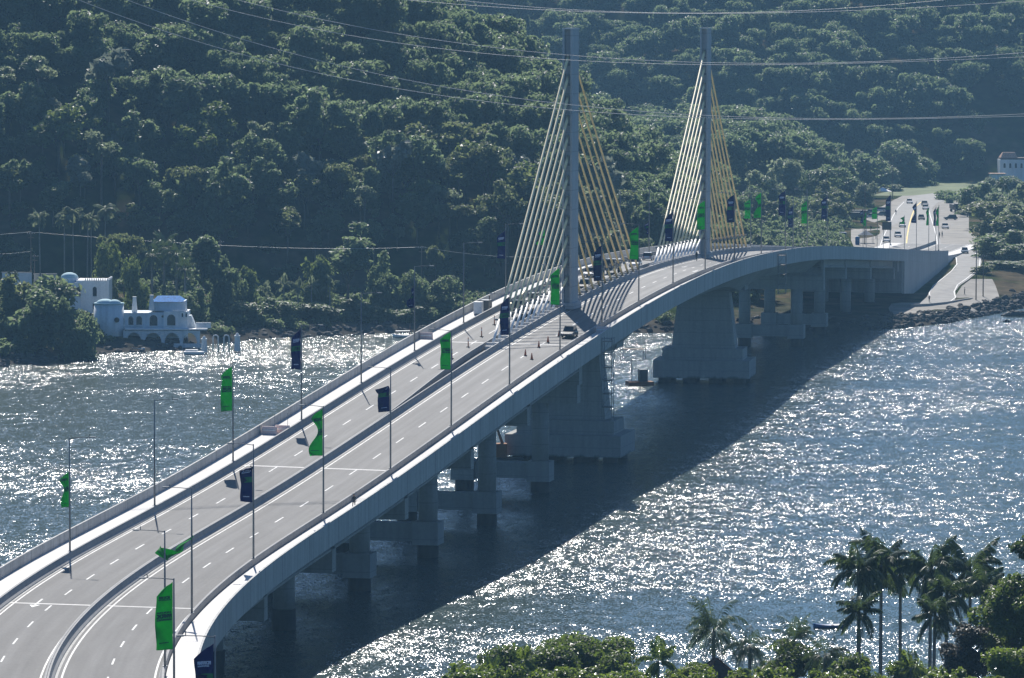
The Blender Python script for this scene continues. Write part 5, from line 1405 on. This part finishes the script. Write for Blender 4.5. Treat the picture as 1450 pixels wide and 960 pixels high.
def hull(mb, L, W, H):
    n_ = 10; R = []
    for i in range(n_+1):
        f = i/n_; w_ = W/2*math.sin(PI*min(.97, max(.08, f*.85+.1)))**.7; sh = H*(1+.5*(2*f-1)**2)
        R.append(len(mb.v)); x = (f-.5)*L
        mb.v += [(x, -w_, sh), (x, -w_*.7, .05), (x, 0, -.1), (x, w_*.7, .05), (x, w_, sh), (x, w_*.86, sh-.02), (x, 0, .12), (x, -w_*.86, sh-.02)]
    for a, b_ in zip(R[:-1], R[1:]):
        for j in range(8): mb.f.append((a+j, a+(j+1) % 8, b_+(j+1) % 8, b_+j)); mb.m.append(0)
    mb.f.append(tuple(R[0]+j for j in range(8))); mb.f.append(tuple(R[-1]+j for j in reversed(range(8)))); mb.m += [0, 0]
s = MB(); hull(s, 2.8, 1.1, .5); s.build('hull', M['white'], t, True); s = MB(); s.box((0, 0, .36), (.25, .9, .05)); s.build('thwart', M['wood'], t)
p = gpt(1176, 889, 0.0); t = thing('rowing_boat', 'long low blue boat on the water behind the foreground palms', 'boat', p, .12)
s = MB(); hull(s, 4.1, 1.15, .36); s.build('hull', M['bluepaint'], t, True)
for x in (-.9, .3):
    s = MB(); s.box((x, 0, .3), (.26, .95, .05)); s.build('thwart', M['wood'], t)
p = gpt(573, 478, 0.0); t = thing('fishing_boat', 'small open boat with a mast moored off the far shore behind the left parapet', 'boat', p, .1)
s = MB(); hull(s, 5.5, 1.7, .6); s.build('hull', M['white'], t, True); s = MB(); s.tube([(1.2, 0, .3), (1.2, 0, 3.0)], .06, 6); s.build('mast', M['rust'], t)
s = MB(); s.box((-.4, 0, 1.5), (3.2, 1.5, .08)); s.build('canopy', M['white'], t)
for x in (-1.8, 1.0):
    s = MB(); s.tube([(x, .6, .5), (x, .6, 1.5)], .04, 5); s.tube([(x, -.6, .5), (x, -.6, 1.5)], .04, 5); s.build('canopy_post', M['steel'], t)
# hut with brown roof at the bottom
q = at(1014, 933, 430); t = thing('hut', 'brown pyramid-roofed hut peeking up at the bottom under the plume palm', 'hut', (q.x, 430, 0), .35)
hr = q.z; s = MB()
s.hull8([(-3.0, -3.0, hr-3.0), (3.0, -3.0, hr-3.0), (3.0, 3.0, hr-3.0), (-3.0, 3.0, hr-3.0), (-.15, -.15, hr), (.15, -.15, hr), (.15, .15, hr), (-.15, .15, hr)]); rf = s.build('roof', M['thatch'], t)
s = MB()
for a in ((-1, -1), (1, -1), (1, 1), (-1, 1)): s.tube([(a[0]*3.0, a[1]*3.0, hr-2.93), (a[0]*.1, a[1]*.1, hr+.06)], .09, 5)
s.build('ridge_caps', M['rust'], rf)
s = MB(); s.box((0, 0, (hr-3.02+1)/2), (4.6, 4.6, hr-4.0)); s.build('wall', M['limeW'], t)
# far blue house
Y = 1785.; k = Y/F; o = at(1436, 240, Y); hs = thing('far_house', 'pale blue house with small tiled roof far behind the right edge trees', 'house', (o.x, Y, 0))
X = lambda px: at(px, 230, Y).x-o.x
Z = lambda py: at(1436, py, Y).z
zb0 = gz(o.x, Y)-1
wallbox(X(1416), X(1458), zb0, Z(226), 0, 10, 'limeB')
wallbox(X(1417), X(1457), Z(226)+.004, Z(223.5), .3, 9, 'thatch', 'eaves')
s = MB(); s.hull8([(X(1417), .2, Z(223.4)), (X(1441), .2, Z(223.4)), (X(1441), 8, Z(223.4)), (X(1417), 8, Z(223.4)), (X(1421), 2.5, Z(216)), (X(1438), 2.5, Z(216)), (X(1438), 5, Z(216)), (X(1421), 5, Z(216))]); s.build('roof', M['tile'], hs)
for a in (1421, 1429, 1437, 1445): window(hs, X(a), X(a+3), Z(238), Z(231), 0)
wallbox(X(1398), X(1418), zb0, Z(245), -14, -8, 'limeB', 'shed'); s = MB(); s.box(((X(1398)+X(1418))/2, -11, Z(245)+.15), (X(1420)-X(1397), 7, .25)); s.build('shed_roof', M['tile'], hs)

# ---------------------------------------------------------------- roads and ground beyond the bridge
def sheet(name, rows, mat, dz, kind='structure'):
    """rows: (photo y, x left, x right) seen on the terrain"""
    s = MB(); V = []
    for py, xa, xb in rows:
        L = []
        for j in range(5):
            L.append(ghit(xa+(xb-xa)*j/4, py, dz))
        V.append(L)
    for A, Bq in zip(V[:-1], V[1:]):
        for j in range(4): s.quad(A[j], A[j+1], Bq[j+1], Bq[j])
    o = s.build(name, mat); o['kind'] = kind; return o, V
gm, n, b = nt('packed_gravel'); f = noise(n, geo_pos(n, (.15, .15, .15)), 1.0, 5, .65).outputs[0]
n.links.new(ramp(n, f, [(.3, (.13, .12, .105)), (.7, (.24, .225, .20))]), b.inputs['Base Color']); b.inputs['Roughness'].default_value = .95
fm, n, b = nt('meadow_grass'); f = noise(n, geo_pos(n, (.10, .10, .10)), 1.0, 5, .65).outputs[0]
n.links.new(ramp(n, f, [(.3, (.045, .07, .02)), (.7, (.115, .14, .045))]), b.inputs['Base Color']); b.inputs['Roughness'].default_value = .95
sheet('gravel_lot', [(352, 1210, 1400), (340, 1205, 1385), (325, 1205, 1372), (310, 1222, 1372), (297, 1240, 1372), (285, 1262, 1376), (276, 1280, 1400)], gm, .03)
sheet('field', [(277, 1232, 1282), (270, 1262, 1420), (263, 1292, 1420), (256.5, 1312, 1420)], fm, .04)
am2 = plain('far_asphalt', (.20, .197, .19), .8, var=.14, sc=.4)
sheet('road', [(351, 1241, 1334), (335, 1247, 1331), (320, 1254, 1327), (305, 1261, 1322), (295, 1268, 1320), (287, 1276, 1328), (281, 1285, 1352), (276.5, 1297, 1395), (272.5, 1330, 1420)], am2, .08)
sheet('road_verge', [(276, 1238, 1262), (271, 1258, 1300), (268, 1280, 1330)], fm, .05)
def roadline(name, pts, w_, mat, dz):
    s = MB(); L = []
    for px, py in pts:
        L.append(ghit(px, py, dz))
    for p, q in zip(L[:-1], L[1:]):
        d = (q-p); nrm = Vector((d.y, -d.x, 0)).normalized()*w_/2; s.quad(p-nrm, p+nrm, q+nrm, q-nrm)
    o = s.build(name, mat); o['kind'] = 'structure'
roadline('road_line', [(1283, 351), (1284.5, 335), (1287, 320), (1291, 306), (1296, 293), (1304, 286)], .35, M['mark_y'], .13)
roadline('road_line', [(1245, 351), (1251, 335), (1258, 320), (1265, 305), (1272, 294), (1280, 286)], .25, M['mark'], .13)
roadline('road_line', [(1328, 351), (1326, 335), (1322, 320), (1317, 305), (1315, 295)], .25, M['mark'], .13)
sr, V = sheet('service_road', [(431, 1290, 1345), (427, 1305, 1352), (420, 1313, 1353), (412, 1316, 1353), (404, 1322, 1359), (396, 1331, 1371), (388, 1343, 1381), (380, 1352, 1387), (372, 1356, 1390), (364, 1354, 1390), (357, 1346, 1384), (352, 1338, 1368)], am2, .09)
roadline('road_line', [(1317, 424), (1316, 414), (1322, 404), (1335, 394), (1348, 383), (1355, 374), (1354, 365), (1347, 358)], .28, M['mark'], .15)
roadline('road_line', [(1344, 428), (1353, 421), (1351, 413), (1356, 403), (1369, 394), (1380, 385), (1387, 376), (1388, 366), (1381, 358)], .28, M['mark'], .15)
sheet('shore_apron', [(446, 1262, 1372), (436, 1258, 1392), (430, 1262, 1400), (420, 1352, 1415), (405, 1362, 1410), (395, 1375, 1405)], gm, .05)
q = gpt(1320, 432, 2.3); t = thing('sea_wall', 'low concrete sea wall edging the end of the service road', 'wall', (0, 0, 0))
s = MB(); pts_ = [gpt(px, py, 2.3) for px, py in ((1265, 433), (1290, 433.5), (1315, 432.5), (1340, 430), (1358, 427), (1378, 424))]
for p, q in zip(pts_[:-1], pts_[1:]):
    s.hull8([(p.x, p.y, .2), (q.x, q.y, .2), (q.x, q.y+.6, .2), (p.x, p.y+.6, .2), (p.x, p.y, 2.75), (q.x, q.y, 2.75), (q.x, q.y+.6, 2.75), (p.x, p.y+.6, 2.75)])
s.build('wall_face', M['conc_dk'], t)
# vehicles on the far roads
CARS = [(1288, 288, 'carwhite', PI, 'white car nearest the bend on the left lane of the far road', 'car'),
 (1309.5, 291, 'cargrey', PI*1.02, 'dark roofed car behind the white car in the middle of the far road', 'car'),
 (1310.5, 296.5, 'carwhite', PI, 'white car in the middle lane of the far road', 'car'),
 (1331.5, 282, 'carwhite', 2.2, 'white car turning at the far bend', 'car'),
 (1304.7, 311, 'cardark', PI, 'dark car with lit bonnet in the middle of the far road', 'car'),
 (1277.8, 321.5, 'carwhite', PI, 'white car below the small drooping green flag', 'car'),
 (1271.5, 335.5, 'carwhite', PI, 'pale car on the far road just beyond the black board', 'car'),
 (1255, 342.5, 'carwhite', PI, 'white car nearest the bridge end on the far road', 'car'),
 (1338.5, 323.5, 'carwhite', PI, 'white car parked on the gravel beside the far road', 'car'),
 (1346, 311, 'cardark', 1.6, 'dark car parked sideways on the gravel lot', 'car'),
 (1231, 303, 'cargrey', 1.4, 'grey car, farthest of those parked left of the far road', 'car'),
 (1246, 300, 'carwhite', 1.4, 'white car parked behind the short green flag', 'car'),
 (1248, 306, 'cargrey', 1.4, 'grey car parked at the right of the row left of the far road', 'car'),
 (1233, 309, 'carwhite', 1.4, 'white car parked at the front left of the row beside the far road', 'car'),
 (1366, 358.5, 'carblue', PI*.98, 'blue pickup coming down the service road', 'pickup')]
for px, py, paint, rz, lab, cat in CARS:
    p = ghit(px, py, .1)
    car('pickup_truck' if cat == 'pickup' else 'parked_car' if 'parked' in lab else 'moving_car', lab, cat, paint, p, rz, 4.9 if cat == 'pickup' else 4.3, 1.85, 1.6, cat == 'pickup')
p = ghit(1353.5, 300, .1); lorry('box_truck', 'dark tall truck parked at the right of the gravel lot', 'cardark', p, PI*1.05, 8, group='trucks beyond the bridge end')
p = at(1192, 344, 1305); p.z = gz(p.x, 1305)+.1; lorry('box_truck', 'white truck with dark windscreen just behind the bridge crest', 'carwhite', p, PI, 7.5, group='trucks beyond the bridge end')
for k, (px, Y_) in enumerate(((1197, 1420), (1208, 1440))):
    p = at(px, 326, Y_); p.z = gz(p.x, Y_)+.1; lorry('box_truck', ('left' if k == 0 else 'right')+' of two dark lorries parked under the trees left of the far road', 'cardark', p, 1.5, 9, group='trucks beyond the bridge end')
p = at(1214, 345, 1290); p.z = gz(p.x, 1290); t = thing('portable_toilet', 'blue portable toilet beside the white truck', 'toilet', p)
s = MB(); s.box((0, 0, 1.1), (1.1, 1.1, 2.2)); s.build('cubicle', M['bluebox'], t); s = MB(); s.box((0, 0, 2.28), (1.2, 1.2, .16), 0, 0, .8); s.build('roof', M['white'], t)
s = MB(); s.box((0, -.57, 1.05), (.8, .04, 1.9)); s.build('door', M['bluepaint'], t)
def tent(p, w_, h_, mat, label):
    t = thing('canopy_tent', label, 'tent', p)
    for a in ((-1, -1), (1, -1), (1, 1), (-1, 1)):
        s = MB(); s.tube([(a[0]*w_*.46, a[1]*w_*.46, 0), (a[0]*w_*.46, a[1]*w_*.46, h_)], .05, 5); s.build('tent_pole', M['steel'], t)
    s = MB(); s.hull8([(-w_/2, -w_/2, h_), (w_/2, -w_/2, h_), (w_/2, w_/2, h_), (-w_/2, w_/2, h_), (-.1, -.1, h_+1.3), (.1, -.1, h_+1.3), (.1, .1, h_+1.3), (-.1, .1, h_+1.3)]); s.build('canopy', M[mat], t)
p = at(1226, 345, 1300); p.z = gz(p.x, 1300); tent(p, 4.2, 2.3, 'cargrey', 'grey canopy tent behind the bridge parapet')
p = ghit(1250, 281); tent(p, 6.0, 2.6, 'white', 'white canopy tent under the pale trees at the far road')
# board on poles
p = at(1255.5, 345, 1262.); z0 = gz(p.x, 1262.)
t = thing('road_board', 'black rectangular road board seen from behind, on the tall lamp pole', 'sign', (p.x, 1262., z0))
zt, zb_ = at(1255, 314, 1262).z-z0, at(1255, 325.5, 1262).z-z0
s = MB(); s.box((0, 0, (zt+zb_)/2), (2.55, .22, zt-zb_)); s.build('panel', M['dark'], t)
for x in (-.9, .9):
    s = MB(); s.tube([(x, .2, 0), (x, .2, zt)], .07, 6); s.build('post', M['steel'], t)
for k, (px, py, lab) in enumerate(((1233, 327, 'person in dark clothes walking left of the far road, nearest the tent'), (1240.5, 338, 'person in dark clothes by the kerb of the far road'), (1268.5, 304, 'person standing on the verge left of the far road'), (1330, 337, 'left of two people on the gravel by the far road'), (1334, 336, 'right of two people on the gravel by the far road'), (1316, 428, 'person sitting upright at the end of the service road'), (1366, 417, 'person standing beside the service road with arms out'))):
    p = ghit(px, py, .1); person(lab, p, k*1.3, 'cloth_dk', 'cloth_dk', .1, 0, 'people beyond the bridge')
for k, (px, py, hpx, lab) in enumerate(((1224.5, 346, 85, 'tall utility pole left of the pale canopy'), (1264, 281, 60, 'thin utility pole at the bend of the far road'), (1382, 425, 72, 'slim lamp post beside the service road'), (1392, 420, 60, 'wooden pole right of the slim lamp post'), (44, 400, 72, 'tall utility pole behind the pale boundary wall'), (49, 402, 42, 'short pole beside the tall one at the boundary wall'), (597, 440, 92, 'utility pole behind the far shore trees near the limp navy flag'), (312, 400, 60, 'utility pole in the trees right of the white house'))):
    if px < 700: Y_ = 1058. if px < 300 else 1068.; p = at(px, py, Y_); p.z = gz(p.x, Y_); h_ = at(px, py-hpx, Y_).z-p.z
    else:
        p = ghit(px, py); h_ = hpx*p.y/F
    t = thing('utility_pole', lab, 'pole', p, 0, 'utility poles')
    s = MB(); s.tube([(0, 0, -1), (0, 0, h_)], [.16, .11], 7); s.build('pole', M['wood'], t, True)
    s = MB(); s.box((0, 0, h_-.5), (1.8, .12, .12)); s.box((0, 0, h_-1.4), (1.4, .12, .12)); c = s.build('cross_arm', M['wood'], t)
    s = MB(); [s.cyl((x, 0), .05, h_-.44, h_-.22, 6) for x in (-.8, -.3, .3, .8)]; s.build('insulators', M['limeW'], c)

# ---------------------------------------------------------------- rocks
def rocks(mb, P, r0, r1, seed):
    g = random.Random(seed)
    for (x, y, z) in P:
        r = g.uniform(r0, r1); i0 = len(mb.v); mb.sphere((0, 0, 0), (r, r*.8, r*.62), 8, 5, 0, -.999)
        a = g.uniform(0, 6.28)
        for q in range(i0, len(mb.v)):
            v = Vector(mb.v[q]); k = 1+.32*math.sin(v.x*3.1/r+a)*math.cos(v.y*2.7/r+a*2)+g.uniform(-.10, .10)
            v = v*k; mb.v[q] = (x+v.x*math.cos(a)-v.y*math.sin(a), y+v.x*math.sin(a)+v.y*math.cos(a), z+v.z)
g = np.random.default_rng(8); P = []
for i in range(900):
    X_ = g.uniform(-160, 150) if i < 620 else g.uniform(84, 150)
    if -86 < X_ < -60 and g.random() < .7: continue
    Y_ = float(shore(X_))+g.normal(2.0, 3.2) if X_ < 30 else float(shore(X_))+abs(g.normal(4, 6))
    P.append((X_, Y_, max(-.1, gz(X_, Y_))))
s = MB(); rocks(s, P, .4, 1.25, 3); rk = s.build('shore_rubble', M['rock']); tag(rk, 'dark rubble and boulders lining the far waterline', 'rocks', kind='stuff')
for k, (px, py, r, lab) in enumerate(((1437, 447, 2.2, 'large dark boulder awash at the right edge'), (1400, 441, 1.9, 'dark boulder at the foot of the right bank'), (1388, 446, 1.5, 'smaller dark boulder left of the bank boulder'), (1425, 455, .7, 'tiny rock poking from the bright water at the right'))):
    p = gpt(px, py, .1); s = MB(); rocks(s, [(0, 0, .1), (r*.8, .3, -.1), (-r*.7, .2, -.2)], r*.8, r, 40+k); o = s.build('boulder', M['rock']); o.location = p; tag(o, lab, 'rock', 'boulders by the right shore')

# ---------------------------------------------------------------- overhead wires
def wire(name, pts, Y, rad, label, x0, x1, deg=3, group='overhead wires'):
    a = np.array(pts, float); c = np.polyfit((a[:, 0]-700)/700, a[:, 1], min(deg, len(a)-1))
    L = []
    for px in np.linspace(x0, x1, 60):
        L.append(at(px, float(np.polyval(c, (px-700)/700)), Y))
    s = MB(); s.tube(L, rad, 5); o = s.build(name, M['wire'], None, True); tag(o, label, 'wire', group)
M['wire'] = plain('aluminium_wire', (.55, .55, .53), .35, .3, var=.05)
W = [([(116,1.7),(245,48),(371,84),(480,110.5),(678.7,142),(960,166),(1201.8,169),(1450,164.6)], 'lowest overhead wire crossing both towers', -60),
 ([(180.5,0),(331,51),(480,94),(678.7,131),(811,148),(960,160.8),(1201.8,169.3),(1450,161)], 'second lowest overhead wire, just above the lowest', 0),
 ([(271.5,0),(380.8,28),(480,47),(711.8,78.5),(960,90.6),(1168.7,91),(1450,80.5)], 'lower wire of the middle overhead pair', 60),
 ([(337.7,0),(480,33),(678.7,64.6),(960,87.2),(1168.7,89.4),(1450,74.5)], 'upper wire of the middle overhead pair', 100),
 ([(579,0),(711.8,11),(960,18.9),(1168.7,16.6),(1450,1.7)], 'lower wire of the topmost overhead pair', 300),
 ([(648.9,0),(811,14.2),(960,18.2),(1201.8,11.6),(1334,0)], 'upper wire of the topmost overhead pair', 420)]
for i, (p_, lab, x0) in enumerate(W): wire('power_line', p_, 600.+3*i, .036, lab, x0, 1560)
for i, (p_, lab, x0, x1) in enumerate((([(-40, 334), (0, 332), (44, 328)], 'thin wire left of the utility pole at the boundary wall, topmost', -40, 44),
  ([(-40, 362), (0, 360), (44, 356)], 'thin wire left of the utility pole at the boundary wall, lowest', -40, 44),
  ([(44, 328), (150, 339), (320, 345), (470, 354), (597, 349)], 'long thin wire running along the far shore between the utility poles', 44, 597),
  ([(597, 349), (680, 361), (760, 364)], 'thin wire running from the shore pole towards the first tower', 597, 780))):
    wire('power_line', p_, 1060., .028, lab, x0, x1, 3, 'wires on the far shore')
print('part 6', round(_t.time()-_T0, 1))
